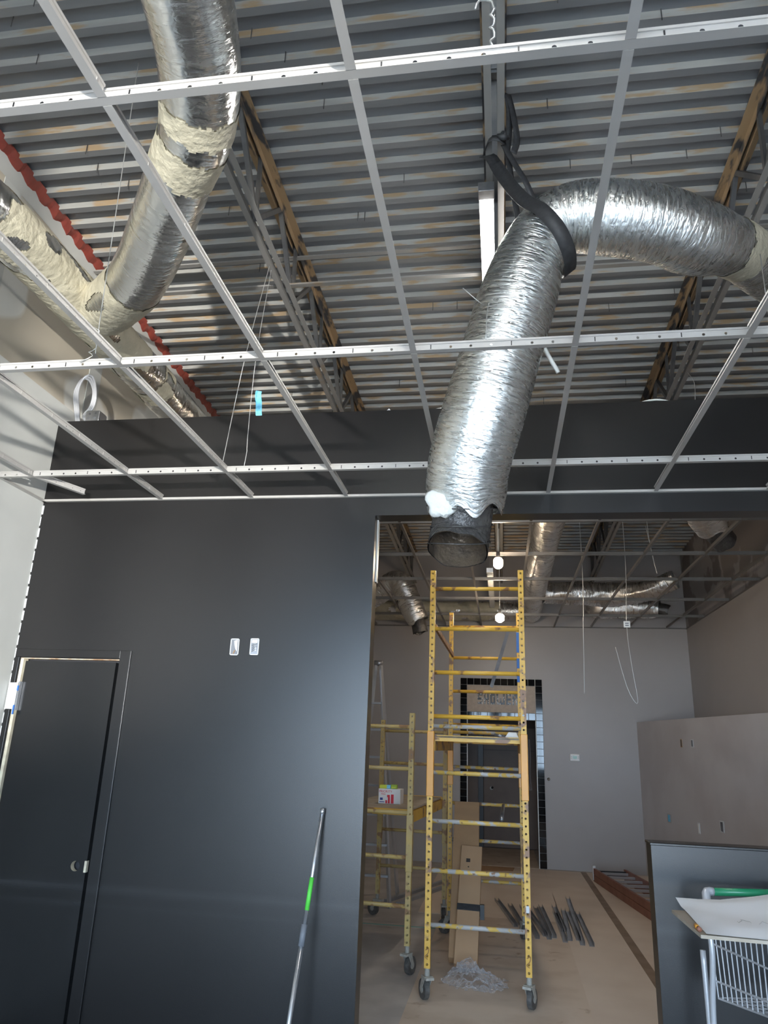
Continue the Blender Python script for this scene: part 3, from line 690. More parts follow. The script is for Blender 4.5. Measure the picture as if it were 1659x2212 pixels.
def wall_box(x, z, label, first):
    t = thing('switch_box', label, 'switch box', (x, YW, z))
    w_, h_ = .027, .049
    MB().box(-w_, w_, -.003, 0, -h_, -h_ + .005).box(-w_, w_, -.003, 0, h_ - .005, h_).box(-w_, -w_ + .005, -.003, 0, -h_, h_).box(w_ - .005, w_, -.003, 0, -h_, h_).obj('rim', 'white_patch', t)
    MB().box(-w_ + .005, w_ - .005, -.0012, 0, -h_ + .005, h_ - .005).obj('interior', 'grey_grip' if first else 'galv_dark', t)
    if first:
        MB().add([(-.004, -.006, .035), (.018, -.0065, .042), (.018, -.006, -.028), (.006, -.003, -.012), (.0, -.005, .01)], [(0, 1, 2, 3, 4)]).obj('bracket', 'white_patch', t)
        MB().tube([(.004, -.004, -.02), (-.004, -.004, -.04)], .003, 6).obj('wire_end', 'rust', t)
    else:
        b = MB()
        for i in range(4): b.tube([q[:3] for q in spline([(-.014, -.004, -.03 + .012 * i), (0, -.007, -.02 + .012 * i), (.013, -.004, -.026 + .014 * i), (.0, -.006, -.005 + .008 * i)], .006)], .0025, 5)
        b.obj('wires', 'alu', t, True)
        MB().box(-.017, .017, -.004, 0, .022, .04).obj('tab', 'white_patch', t)
wall_box(-1.563, 2.203, 'open cut box with bracket on black wall, left of the pair', True)
wall_box(-1.440, 2.206, 'open cut box full of wires on black wall, right of the pair', False)

t = thing('extension_pole', 'telescopic aluminium pole with green band leaning on black wall', 'pole', (-1.04, 3.83, 0))
p0, p1 = V((0, 0, 0)), V((.076, .325, 1.337))
def seg(a, b_, r, name, m): MB().tube([p0.lerp(p1, a), p0.lerp(p1, b_)], r, 14).obj(name, m, t, True)
seg(0, .53, .0125, 'outer_tube', 'alu'); seg(.53, .60, .016, 'grip', 'grey_grip'); seg(.60, .985, .011, 'inner_tube', 'alu'); seg(.645, .755, .0117, 'green_band', 'green'); seg(.98, 1.0, .013, 'tip', 'alu')

# wall-top clutter
b = MB()
for i in range(3):
    o_ = .012 * i
    b.tube([q[:3] for q in spline([(-2.90 + o_, 4.24, 3.725), (-2.93 + o_, 4.23, 3.86), (-2.945 + o_, 4.22, 3.97 + o_), (-2.91 + o_, 4.22, 4.065 + o_), (-2.86 + o_, 4.23, 4.07 + o_), (-2.815 + o_ * .7, 4.24, 3.98), (-2.825 + o_, 4.25, 3.87), (-2.86 + o_, 4.24, 3.79), (-2.80 + o_, 4.23, 3.725)], .02)], .0085, 8)
tag(b.obj('cable_coil', 'cart', None, True), 'loop of pale armoured cable standing on the black wall top', 'cable')
t = thing('junction_box', 'square galvanised junction box beside the cable loop on wall top', 'junction box', (-2.76, 4.24, 3.722))
MB().box(-.05, .05, -.05, .05, 0, .085).obj('body', 'galv', t, bevel=.003)
b = MB()
for x, z in ((-.025, .03), (.02, .03), (-.02, .06), (.025, .062)): b.cyl((x, -.051, z), (0, 1, 0), .008, .003, 10)
b.obj('knockouts', 'galv_dark', t)
MB().ribbon([q[:3] for q in spline([(-1.555, 4.20, 3.70), (-1.553, 4.165, 3.73), (-1.56, 4.17, 3.80), (-1.575, 4.18, 3.87), (-1.572, 4.18, 3.90)], .015)], (1, 0, 0), .042, .002).obj('tape_strip', 'light_blue')
tag(D.objects['tape_strip'], 'light blue strip of tape standing up from the black wall top', 'tape')
wpath([(-.43, 4.2, 3.725), (-.36, 4.2, 3.735), (-.28, 4.2, 3.75), (-.2, 4.21, 3.745)], .004, 'wire_scrap', 'white_metal', 'white wire scrap on the wall top left of the flexible duct', 'wire')
wpath([(.86, 4.2, 3.725), (.92, 4.2, 3.74), (.98, 4.2, 3.742), (1.04, 4.2, 3.725)], .006, 'wire_scrap', 'white_metal', 'bent white wire scrap on the wall top at right', 'wire')
tag(MB().add([(-.71, 4.19, 3.722), (-.67, 4.19, 3.722), (-.665, 4.21, 3.722), (-.69, 4.2, 3.748)], [(0, 1, 3), (1, 2, 3), (0, 3, 2), (0, 2, 1)]).obj('drywall_chip', 'white_patch'), 'tiny white drywall chip on the wall top', 'debris')

# hanger wires
def hw(pts, label, r=.0022, cat='wire'): return wpath(pts, r, 'hanger_wire', 'wire', label, cat)
def curl(x, y, z, h, n_=5, r=.010):
    return [(x + r * math.cos(k * 1.9), y + r * math.sin(k * 1.9), z + h * k / n_ / 2.) for k in range(n_ * 2)]
hw([(-1.93, 2.79, 5.21), (-1.80, 2.63, 4.3), (-1.69, 2.50, 3.42), (-1.665, 2.475, 3.20)], 'long hanger wire from the deck at left to the second main tee')
hw([(-1.70, 2.474, 3.33)] + [(-1.68 + .014 * math.cos(k * 1.7), 2.474 + .014 * math.sin(k * 1.7), 3.31 - .018 * k) for k in range(8)] + [(-1.72, 2.46, 3.155)], 'curled wire tail on second main tee by the mastic duct')
hw([(-1.49, 3.93, 4.70), (-1.53, 3.77, 3.9), (-1.575, 3.71, 3.165)], 'left wire of the pair dropping from left joist to third tee')
hw([(-1.49, 3.97, 4.70), (-1.45, 3.75, 3.9), (-1.44, 3.72, 3.35), (-1.432, 3.71, 3.27), (-1.44, 3.71, 3.17)], 'wavy right wire of the pair dropping from left joist')
hw([(1.50, 5.44, 4.58), (1.40, 4.95, 4.24), (1.27, 4.5, 3.9), (1.24, 4.45, 3.74)], 'thin wire hanging from the right joist behind the black wall top')
hw([(1.50, 3.77, 4.68), (1.25, 3.15, 3.95), (.98, 2.47, 3.17)], 'wire running from the right joist to the second main tee')
hw([(-.04, 1.30, 3.37), (-.03, 1.31, 3.41), (.0, 1.31, 3.40), (.005, 1.29, 3.33)] + [(.0 + .006 * math.cos(k * 1.9), 1.265 + .006 * math.sin(k * 1.9), 3.32 - .012 * k) for k in range(9)] + [(.0, 1.24, 3.175)], 'twisted bright wire hook on the nearest main tee', .003)
hw([(-.14, 2.70, 3.57), (-.06, 2.72, 3.50), (-.03, 2.60, 3.42), (-.035, 2.49, 3.30), (-.04, 2.476, 3.17)], 'bent wire end beside the flexible duct on second tee')
t = thing('foam_scrap', 'torn white foam strip dangling beside the flexible duct', 'debris', (.20, 3.06, 3.53))
MB().tube([q[:3] for q in spline([(.0, .02, .02), (.03, .03, -.06), (.06, .04, -.12), (.085, .05, -.165)], .02)], .010, 6).obj('strip', 'wool', t, True)
MB().tube([(.0, .02, .02), (.008, .02, .07), (.02, .03, .10)], [.006, .004, .001], 5).obj('frayed_end', 'raw_wood', t, True)

# far-room wires
wpath([(.88, 8.0, 5.05), (.90, 8.0, 3.54), (.88, 8.0, 2.9), (.86, 8.0, 2.26)], .004, 'hanger_wire', 'wire', 'long straight wire hanging before the far wall, left one', 'wire')
wpath([(1.35, 8.0, 5.05), (1.36, 8.0, 3.67), (1.33, 8.0, 2.99), (1.35, 8.0, 2.6), (1.39, 8.0, 2.19), (1.30, 8.0, 2.32), (1.2, 8.0, 2.75)], .0035, 'hanger_wire', 'wire', 'long hooked wire hanging before the far wall, right one', 'wire')
t = thing('outlet_cover', 'small white square cover hanging on the hooked wire', 'cover plate', (1.33, 7.99, 2.99))
MB().box(-.034, .034, -.008, .0, -.034, .034).obj('plate', 'white_plastic', t, bevel=.006)
MB().box(-.018, .018, -.0105, -.008, .006, .016).box(-.018, .018, -.0105, -.008, -.016, -.006).obj('sockets', 'grey_grip', t)
wpath([(1.61, 8.0, 5.05), (1.60, 7.9, 4.0), (1.66, 7.9, 3.52), (1.58, 7.9, 4.05)], .0035, 'hanger_wire', 'wire', 'folded wire loop hanging from the far deck at right', 'wire')
wpath([(-.35, 8.6, 5.02), (-.33, 8.6, 4.2), (-.31, 8.6, 3.66)], .003, 'hanger_wire', 'wire', 'far hanger wire left of the bulbs', 'wire')

# ============================================================ FAR WALL: doorway, tiles, sign
pitch = .1083; ts = .1035
surr = thing('tile_surround', 'glossy black tile border framing the far doorway and sign', 'tile border', (0, YF, 0))
def backing(x0, x1, z0, z1): MB().box(x0, x1, -.006, 0, z0, z1).obj('grout_bed', 'grout', surr)
backing(-.652, -.540, 0, 2.777); backing(.546, .658, 0, 2.777); backing(-.540, .546, 2.667, 2.777); backing(-.540, .546, 2.137, 2.246)
tile0 = MB().box(-ts / 2, ts / 2, -.0125, -.006, -ts / 2, ts / 2).obj('tile', 'tile', surr, bevel=.0025)
spots = []
for i in range(12): spots.append((-.596 + i * pitch, 2.722))
for i in range(1, 11): spots.append((-.596 + i * pitch, 2.191))
for k in range(1, 26):
    z = 2.722 - k * pitch * .985
    if z > .04: spots += [(-.596, z), (.602, z)]
for i, (x, z) in enumerate(spots):
    o = tile0 if i == 0 else dup(tile0, surr); o.location = (x if abs(x) < .59 else (.602 if x > 0 else -.596), 0, z)
MB().box(-.544, -.532, -.014, 0, 0, 2.135).box(.537, .549, -.014, 0, 0, 2.135).obj('edge_strip', 'white_metal', surr)

sg = thing('shower_sign', 'tan tiled sign panel spelling SHOWERS in small mosaic pieces', 'sign', (0, YF, 2.456))
MB().box(-.538, .544, -.008, 0, -.209, .209).obj('panel', 'sign', sg, bevel=.001)
FONT = {'S': ['111', '100', '111', '001', '111'], 'H': ['101', '101', '111', '101', '101'], 'O': ['111', '101', '101', '101', '111'], 'W': ['1001', '1001', '1011', '1101', '1001'],
        'E': ['111', '100', '111', '100', '111'], 'R': ['111', '101', '110', '101', '101']}
FONT['W'] = ['10001', '10001', '10101', '10101', '11111']
cell = .0262; x = -.372; rr_ = random.Random(3)
for ch in 'SHOWERS':
    g_ = FONT[ch]; w_ = len(g_[0]); b = MB()
    for r in range(5):
        for c in range(w_):
            if g_[r][c] == '1':
                x0 = x + c * cell; z0 = .078 - r * .0335
                cm = rr_.choice((0, 0, 0, 0, 0, 0, 1, 1))
                for q in ((0, 0), (1, 0), (0, 1), (1, 1)):
                    hx2 = x0 + q[0] * cell / 2; hz2 = z0 - q[1] * .01675
                    mi = cm if rr_.random() < .9 else 2
                    b.box(hx2 + .0006, hx2 + cell / 2 - .0006, -.0115, -.008, hz2 - .0158, hz2 - .0008, mi)
    b.obj('mosaic_letter', ['mos_black', 'mos_grey', 'mos_white'], sg, kind='stuff')
    x += (w_ + .85) * cell

# vestibule beyond the doorway
vy = 14.4
struct(MB().box(-1.3, 1.3, vy, vy + .1, 0, 2.6).box(-1.3, -1.2, YF + .12, vy, 0, 2.6).box(1.2, 1.3, YF + .12, vy, 0, 2.6).obj('wall_vestibule', 'dark_brown'), 'brown walls of the passage behind the far doorway')
struct(MB().box(-1.3, 1.3, YF + .12, vy + .1, 2.6, 2.7).obj('ceiling_vestibule', 'dark_brown'), 'ceiling of the passage behind the far doorway')
d2 = anchor('door_2'); d2['label'] = 'brown door in the passage behind the far doorway'
MB().box(-.33, .62, vy - .05, vy - .002, .01, 2.07).obj('door_slab', 'brown_door', d2, bevel=.003)
MB().box(-.32, .6, vy - .056, vy - .05, 1.66, 1.672).obj('panel_line', 'dark_brown', d2)
MB().box(-.43, -.34, vy - .09, vy - .002, 0, 2.15).box(.63, .70, vy - .09, vy - .002, 0, 2.15).obj('door_jamb', 'frame_black', d2)
MB().cyl((-.19, vy - .055, 1.0), (0, 1, 0), .032, .02, 20).obj('knob_rose', 'white_metal', d2, True)
MB().cyl((-.175, vy - .062, 1.01), (0, 1, 0), .022, .02, 16).obj('knob_hole', 'black_plastic', d2, True)
MB().box(-1.19, -.43, vy - .02, vy - .002, 0, 2.58).obj('side_panel', 'brown_door', d2)
t = thing('film_roll', 'hanging strip of clear plastic inside the far doorway right side', 'plastic film', (.43, 12.5, 1.3))
MB().tube([q[:3] for q in spline([(0, 0, .55), (.01, 0, .3), (0, .01, 0), (.02, 0, -.22)], .03)], [.02] * len(spline([(0, 0, .55), (.01, 0, .3), (0, .01, 0), (.02, 0, -.22)], .03)), 8).obj('film', 'film', t, True)
MB().tube([(-.02, 0, .56), (-.02, 0, -.2)], .008, 6).obj('rod', 'galv', t)
wpath([(.715, YF - .004, 1.27), (.715, YF - .03, 1.27)], .022, 'door_stop', 'chrome', 'chrome round stop on the far wall beside the tile border', 'door stop', 14)

t = thing('thermostat', 'white thermostat with green display on the far wall', 'thermostat', (1.122, YF, 1.60))
MB().box(-.078, .078, -.028, 0, -.055, .055).obj('case', 'white_plastic', t, bevel=.02)
MB().box(-.03, .032, -.0305, -.027, -.018, .025).obj('display', 'lcd', t)
b = MB()
for x_, z_ in ((-.05, .015), (-.05, -.008), (.052, .015), (.052, -.008)): b.box(x_ - .005, x_ + .005, -.0295, -.027, z_ - .004, z_ + .004)
b.obj('buttons', 'grey_grip', t)

# cut-outs and patches on the angled partition (local x runs along the wall)
ad = (V((XR, 8.1, 0)) - V((2.083, YF, 0))).normalized(); ang = math.atan2(ad.y, ad.x)
def patch(dist, z, w_, h_, name, m, label, cat, extra=None):
    p = V((2.083, YF, 0)) + ad * dist
    t = thing(name, label, cat, (p.x, p.y, z), ang)
    MB().box(-w_, w_, -.004, 0, -h_, h_).obj('rim', m, t, bevel=.001)
    MB().box(-w_ * .55, w_ * .55, -.007, -.004, -h_ * .8, h_ * .8).obj('opening', extra or 'grey_grip', t)
def dist_of(y): return (YF - y) / -ad.y
patch(dist_of(10.74), 1.85, .03, .055, 'outlet_cutout', 'raw_wood', 'narrow tan cut-out high on the angled partition', 'cut-out', 'dark_brown')
patch(dist_of(10.43), 1.845, .035, .05, 'outlet_cutout', 'white_patch', 'white rimmed cut-out high on the angled partition', 'cut-out')
patch(dist_of(11.3), .86, .06, .055, 'outlet_cutout', 'grey_wall', 'patched cut-out low on the angled partition near its far end', 'cut-out', 'light_blue')
patch(dist_of(10.45), .82, .028, .065, 'outlet_cutout', 'white_patch', 'narrow white patch low on the angled partition', 'cut-out', 'white_plastic')
patch(dist_of(9.86), .90, .05, .065, 'outlet_cutout', 'white_patch', 'white cut-out with wires low on the angled partition', 'cut-out', 'galv_dark')

# ============================================================ FLOOR COVERS
def flat(name, pts, z, th, m, label, cat):
    n_ = len(pts); b = MB().add([(x, y, z) for x, y in pts] + [(x, y, z + th) for x, y in pts],
        [tuple(range(n_))[::-1], tuple(range(n_, 2 * n_))] + [(i, (i + 1) % n_, n_ + (i + 1) % n_, n_ + i) for i in range(n_)])
    return tag(b.obj(name, m), label, cat)
flat('floor_board_sheet', [(-.67, 4.4), (.565, 4.4), (.585, 6.5), (.60, 8.6), (-.645, 8.6)], .0, .004, 'paper', 'brown stained floor protection sheet under the tall scaffold', 'floor sheet')
flat('floor_board_sheet', [(.572, 4.4), (2.9, 4.4), (2.9, 12.1), (.607, 12.1)], .0, .0035, 'paper2', 'pale tan floor protection sheet on the right side', 'floor sheet')
flat('floor_board_sheet', [(-.9, 8.61), (.6, 8.61), (.603, 12.15), (-.9, 12.15)], .0, .0035, 'paper2', 'tan floor protection sheet in front of the far doorway', 'floor sheet')
flat('floor_board_sheet', [(-.54, 12.2), (.54, 12.2), (.54, 14.3), (-.54, 14.3)], .0, .0035, 'paper', 'brown floor sheet inside the far doorway', 'floor sheet')
flat('floor_tape', [(1.13, 4.6), (1.21, 4.6), (1.205, 12.1), (1.125, 12.1)], .0036, .0012, 'tape', 'long strip of brown tape on the tan floor sheet', 'tape')
flat('chalk_line', [(-1.6, 7.92), (-.66, 7.94), (-.66, 7.965), (-1.6, 7.945)], .0, .001, 'teal_line', 'thin teal line across the bare concrete floor', 'line')
flat('carton_flat', [(-.32, 11.6), (.14, 11.75), (.17, 12.1), (-.33, 12.1)], .0036, .006, 'card2', 'flat pale cardboard piece before the far doorway', 'cardboard')

# ============================================================ SCAFFOLDS
def leg_mesh(h, w_=.042):
    a = w_ / 2; n_ = int(h / .0508); c = h / n_; b = MB()
    for s in (-1, 1): b.strip((-a, s * a, 0), (0, 0, 1), n_, c, (1, 0, 0), w_, .0085)
    for s in (-1, 1): b.add([(s * a, -a, 0), (s * a, a, 0), (s * a, a, h), (s * a, -a, h)], [(0, 1, 2, 3)])
    b.add([(-a, -a, h), (a, -a, h), (a, a, h), (-a, a, h)], [(0, 1, 2, 3)])
    return b
CACHE = {}
def inst(key, build, name, mats, parent, loc, rot=None, smooth=False, bevel=0):
    if key not in CACHE:
        o = build().obj(name, mats, parent, smooth, bevel=bevel); CACHE[key] = o
    else:
        o = CACHE[key].copy(); o.name = name; COL.objects.link(o); o.parent = parent
    o.location = loc; o.rotation_euler = rot or (0, 0, 0)
    return o
def caster(parent, x, y, rz, z=0.0):
    def fork():
        b = MB().box(-.032, .032, -.032, .032, .150, .158).cyl((0, 0, .18), (0, 0, 1), .018, .05, 12)
        for s in (-1, 1):
            b.add([(s * .026, -.03, .152), (s * .026, .03, .152), (s * .026, .062, .068), (s * .026, .04, .055), (s * .029, -.03, .152), (s * .029, .03, .152), (s * .029, .062, .068), (s * .029, .04, .055)],
                  [(0, 1, 2, 3), (7, 6, 5, 4), (0, 4, 5, 1), (1, 5, 6, 2), (2, 6, 7, 3), (3, 7, 4, 0)])
        b.box(-.03, .03, -.055, -.02, .14, .156)
        return b
    f = inst('fork', fork, 'caster', 'caster_grey', parent, (x, y, z), (0, 0, rz))
    def wh(): return MB().tube([(-.02, 0, 0), (-.017, 0, 0), (.017, 0, 0), (.02, 0, 0)], [.052, .064, .064, .052], 24).cyl((0, 0, 0), (1, 0, 0), .024, .046, 16, 1)
    w_ = inst('wheel', wh, 'wheel', ['rubber', 'caster_grey'], f, (0, .05, .064), smooth=False)
    return f
RUNG = lambda L_, r: (lambda: MB().tube([(0, 0, 0), (L_, 0, 0)], r, 12))
def scaffold(name, label, loc, rz, width, length, upper, legm, rungm, platz, deckm):
    t = thing(name, label, 'scaffold', loc, rz)
    for yy in (0, length):
        for xx in (0, width):
            inst('leg_lo' + legm, lambda: leg_mesh(1.645 if upper else 1.74), 'leg', legm, t, (xx, yy, .205))
            caster(t, xx, yy, {0: .5, 1: -.35}[int(xx > 0)] + (.6 if yy else 0))
        zs = [.475, .826, 1.159, 1.497, 1.832]
        for z in zs:
            inst('rung%s%.2f' % (rungm, width), RUNG(width - .03, .016), 'rung', rungm, t, (.015, yy, z), smooth=True)
        if upper:
            for xx in (0, width):
                inst('leg_up', lambda: leg_mesh(1.2), 'leg', 'yellow', t, (xx, yy, 1.852))
                inst('sleeve', lambda: MB().box(-.0265, .0265, -.0265, .0265, 0, .465), 'sleeve', 'orange', t, (xx, yy, 1.328), bevel=.004)
            for z in (1.905, 2.237, 2.579, 2.903):
                inst('rungu%.2f' % width, RUNG(width - .03, .016), 'rung', 'yellow', t, (.015, yy, z), smooth=True)
        else:
            for xx in (0, width):
                inst('sleeve2', lambda: MB().box(-.026, .026, -.026, .026, 0, .42), 'sleeve', 'pale_yellow', t, (xx, yy, platz - .44), bevel=.004)
    for xx in (0, width):
        sgn = -1 if xx else 1
        r_ = MB().box(-.004, .004, .03, length - .03, platz - .10, platz - .01).box(0, sgn * .035, .03, length - .03, platz - .016, platz - .010)
        r_.obj('side_rail', 'yellow', t, loc=(xx + sgn * .026, 0, 0))
    pf = MB().box(.035, width - .035, .03, length - .03, platz - .006, platz + .012).obj('platform', deckm, t, bevel=.002)
    for yy in (.03, length - .06): MB().box(.03, width - .03, yy, yy + .03, platz - .03, platz + .016).obj('platform_lip', 'yellow', t, bevel=.002)
    return t
s1 = scaffold('rolling_scaffold', 'tall two-tier yellow rolling scaffold standing in the opening', (-.533, 5.8, 0), -.012, .70, 1.95, True, 'yellow', 'yellow_bare', 1.752, 'ply')
s2 = scaffold('rolling_scaffold', 'short one-tier yellow rolling scaffold behind the black wall edge', (-1.44, 6.4, 0), -.075, .70, 1.92, False, 'pale_yellow', 'pale_yellow', 1.165, 'ply')
MB().beam((.02, .03, 2.60), (.02, 1.92, 2.60), .02, .04).obj('guard_rail', 'rust', s1)
MB().beam((.68, .05, .80), (.68, 1.9, .98), .02, .03).obj('cross_brace', 'galv', s1)
for z, h_ in ((2.80, .07), (2.66, .14), (2.50, .10), (2.36, .07)):
    MB().box(-.0235, .0235, -.0235, .0235, 0, h_).obj('tape_wrap', 'blue_tape', s1, loc=(.70, 1.95, z - .02))
for xx, z in ((0, .30), (.70, .30)):
    MB().tube([q[:3] for q in spline([(-.012, -.026, .02), (.012, -.03, .03), (.006, -.03, .0), (-.014, -.03, -.02), (.004, -.03, -.035)], .006)], .0025, 5).obj('locking_pin', 'rust', s1, True, loc=(xx, 0, z))
MB().box(-.011, .011, -.0235, -.021, -.022, .022).obj('sticker', 'white_patch', s1, loc=(.70, 0, .62))

tag(MB().prof([(-.018, -.018), (.018, -.018), (.018, -.015), (-.015, -.015), (-.015, .018), (-.018, .018)], (.075, 7.62, 2.84), (-.10, 7.55, 2.27)).obj('slotted_angle', 'galv_dark'), 'slotted grey steel angle leaning inside the scaffold top', 'steel angle')
tag(MB().tube([(-.005, 5.765, 1.195), (0, 6.1, 1.215), (.01, 6.5, 1.24)], .014, 12).obj('pipe_offcut', 'galv_dark', None, True), 'short grey pipe lying on a rung of the tall scaffold', 'pipe')
t = thing('tray', 'small white trowel tray on the upper scaffold platform', 'tool', (.085, 6.0, 1.764))
MB().add([(-.06, -.04, 0), (.05, -.04, 0), (.05, .06, 0), (-.06, .06, 0), (-.03, -.03, .045), (.03, -.03, .045), (.03, .04, .045), (-.03, .04, .045)], [(0, 3, 2, 1), (4, 5, 6, 7), (0, 1, 5, 4), (1, 2, 6, 5), (2, 3, 7, 6), (3, 0, 4, 7)]).obj('body', 'white_plastic', t, bevel=.004)
MB().tube([(-.05, -.02, .01), (-.14, -.02, .02)], .012, 8).obj('handle', 'galv_dark', t, True)

# mail box and small cartons on the short scaffold
def text_mesh(txt, size, name, m, parent, loc):
    cu = D.curves.new(name, 'FONT'); cu.body = txt; cu.size = size; cu.extrude = .0006
    o = D.objects.new(name, cu); me = D.meshes.new_from_object(o); D.objects.remove(o)
    me.materials.clear(); me.materials.append(MT[m])
    o = D.objects.new(name, me); COL.objects.link(o); o.parent = parent; o.location = loc; o.rotation_euler = (math.pi / 2, 0, 0); return o
t = thing('mail_box', 'white shipping carton printed PRIORITY MAIL on the short scaffold platform', 'box', (-1.0, 6.98, 1.178), -.06)
MB().box(-.1, .1, -.05, .11, 0, .125).obj('carton', 'box_white', t, bevel=.002)
text_mesh('PRIORITY', .028, 'lettering', 'box_red', t, (-.094, -.052, .094))
text_mesh('MAIL', .02, 'lettering', 'box_red', t, (-.075, -.052, .074))
MB().box(-.02, .005, -.052, -.05, .055, .075).box(-.035, -.018, -.052, -.05, .004, .03).box(-.012, .006, -.052, -.05, .004, .055).box(.015, .04, -.052, -.05, .004, .08).obj('red_print', 'box_red', t)
MB().box(-.09, -.045, -.0515, -.05, .012, .018).box(-.085, -.06, -.0515, -.05, .03, .05).obj('blue_print', 'box_blue', t)
t = thing('small_carton', 'yellow and blue small carton lying on the mail box, left one', 'box', (-1.03, 7.0, 1.304))
MB().box(-.07, -.005, -.03, .03, 0, .03).obj('carton', 'yellowgreen', t, bevel=.001); MB().box(-.005, .03, -.0305, .03, 0, .03).obj('blue_end', 'light_blue', t)
t = thing('small_carton', 'lime green small carton lying on the mail box, right one', 'box', (-.962, 7.0, 1.304))
MB().box(-.035, .02, -.03, .03, 0, .034).obj('carton', 'lime', t, bevel=.001); MB().box(-.03, .01, -.031, -.03, .008, .016).obj('print', 'yellowgreen', t)

# leaning cartons with a strap, and plastic film
def carton(p_bot, p_top, w_, th, m, label, strap=None):
    p0, p1 = V(p_bot), V(p_top); d = p1 - p0; t = thing('long_carton', label, 'carton', p_bot)
    L_ = d.length; nrm = V((1, 0, 0)).cross(d).normalized()
    if nrm.y > 0: nrm = -nrm
    MB().prof([(-w_ / 2, -th / 2), (w_ / 2, -th / 2), (w_ / 2, th / 2), (-w_ / 2, th / 2)], (0, 0, 0), d, nrm).obj('body', m, t, bevel=.004)
    if strap:
        u0 = d * strap; u1 = d * (strap + .055)
        MB().prof([(-w_ / 2 - .004, -th / 2 - .004), (w_ / 2 + .004, -th / 2 - .004), (w_ / 2 + .004, th / 2 + .004), (-w_ / 2 - .004, th / 2 + .004)], u0, u1, nrm).obj('strap', 'strap', t, bevel=.003)
    return t, d, nrm
carton((-.325, 6.66, .055), (-.335, 7.60, 1.16), .235, .085, 'card', 'tall brown cardboard carton leaning on the far scaffold rungs')
t, d, nr = carton((-.30, 6.545, .045), (-.275, 7.22, .82), .185, .07, 'card2', 'shorter paler cardboard carton with black strap leaning in front', .42)
b = MB()
for (u, vv, ww, hh) in ((.86, .03, .035, .035), (.80, .035, .012, .012), (.74, .035, .01, .03)):
    c = d * u + nr * .036; ex = V((1, 0, 0)); ey = d.normalized()
    q = [c + ex * (vv - .055 + sx_ * ww / 2) + ey * (sy_ * hh / 2) for sx_, sy_ in ((-1, -1), (1, -1), (1, 1), (-1, 1))]
    b.add(q, [(0, 1, 2, 3)])
b.obj('printed_mark', 'ink', t)
MB().box(.095, .13, -.02, .03, -.06, .05).obj('buckle', 'black_plastic', t, loc=d * .44)

b = MB(); n_ = 46; vs = []
for i in range(n_ + 1):
    for j in range(n_ + 1):
        u, v_ = i / n_ * 2 - 1, j / n_ * 2 - 1; r = math.hypot(u, v_)
        x_ = u * .26 + .04 * noise.noise(V((u * 3, v_ * 3, 1))); y_ = v_ * .22 + .04 * noise.noise(V((u * 3, v_ * 3, 7)))
        h_ = .012 + .12 * math.exp(-((u + .25) ** 2 * 3 + (v_ - .3) ** 2 * 4)) + .05 * abs(noise.noise(V((u * 3.3, v_ * 3.3, 3)))) + .05 * abs(noise.noise(V((u * 7, v_ * 7, 5)))) + .02 * abs(noise.noise(V((u * 16, v_ * 16, 9))))
        h_ *= max(.15, 1.15 - r * .8)
        vs.append((x_, y_, h_))
fs = [(i * (n_ + 1) + j, (i + 1) * (n_ + 1) + j, (i + 1) * (n_ + 1) + j + 1, i * (n_ + 1) + j + 1) for i in range(n_) for j in range(n_) if math.hypot(i / n_ * 2 - 1, j / n_ * 2 - 1) < .95 + .2 * noise.noise(V((i * .2, j * .2, 0)))]
b.add(vs, fs)
tag(b.obj('plastic_film', 'film', None, False, loc=(-.22, 6.28, .0045)), 'crumpled clear plastic film on the floor before the cartons', 'plastic film')

# steel stud offcuts on the floor
studs = [(-.08, 9.52, .12, 8.24), (.07, 9.27, .22, 7.91), (.2, 9.25, .31, 7.82), (.25, 9.14, .39, 7.94), (.35, 9.24, .42, 7.83), (.41, 9.33, .47, 7.9), (.56, 9.38, .59, 8.2), (.55, 9.06, .56, 7.77), (.65, 9.22, .61, 7.85), (.69, 9.17, .69, 7.88), (.76, 9.94, .71, 7.71), (.79, 9.08, .79, 7.69)]
slab = ['leftmost slanting steel stud offcut on the floor, apart from the rest', 'steel stud offcut behind the scaffold right rear caster', 'steel stud offcut third from the left on the floor', 'steel stud offcut fourth from the left on the floor',
        'steel stud offcut in the middle of the left pile', 'steel stud offcut at the right edge of the left pile', 'steel stud offcut at the left edge of the right pile', 'near end steel stud offcut second in the right pile', 'steel stud offcut third in the right pile',
        'bright steel stud offcut in the middle of the right pile', 'longest steel stud offcut reaching furthest back in right pile', 'rightmost steel stud offcut lying on the floor']
for (xa, ya, xb, yb), lb in zip(studs, slab):
    a, b_ = V((xa, ya, .0045)), V((xb, yb, .0045)); w_ = .022
    o = MB().prof([(-w_, 0), (w_, 0), (w_, .032), (w_ - .0015, .032), (w_ - .0015, .0015), (-w_ + .0015, .0015), (-w_ + .0015, .032), (-w_, .032)], (0, 0, 0), b_ - a).obj('stud_offcut', 'stud', loc=a)
    o.rotation_euler = (0, 0, 0); tag(o, lb, 'metal stud', 'steel stud offcuts on the floor')
for k, (xa, ya, xb, yb) in enumerate(((-1.3, 9.0, -.72, 10.6), (-1.15, 8.9, -.62, 10.4))):
    a, b_ = V((xa, ya, .001)), V((xb, yb, .004))
    o = MB().prof([(-.03, 0), (.03, 0), (.03, .03), (-.03, .03)], (0, 0, 0), b_ - a).obj('stud_offcut', 'stud', loc=a)
    tag(o, ('left', 'right')[k] + ' one of two long dark studs on the floor behind short scaffold', 'metal stud', 'steel stud offcuts on the floor')

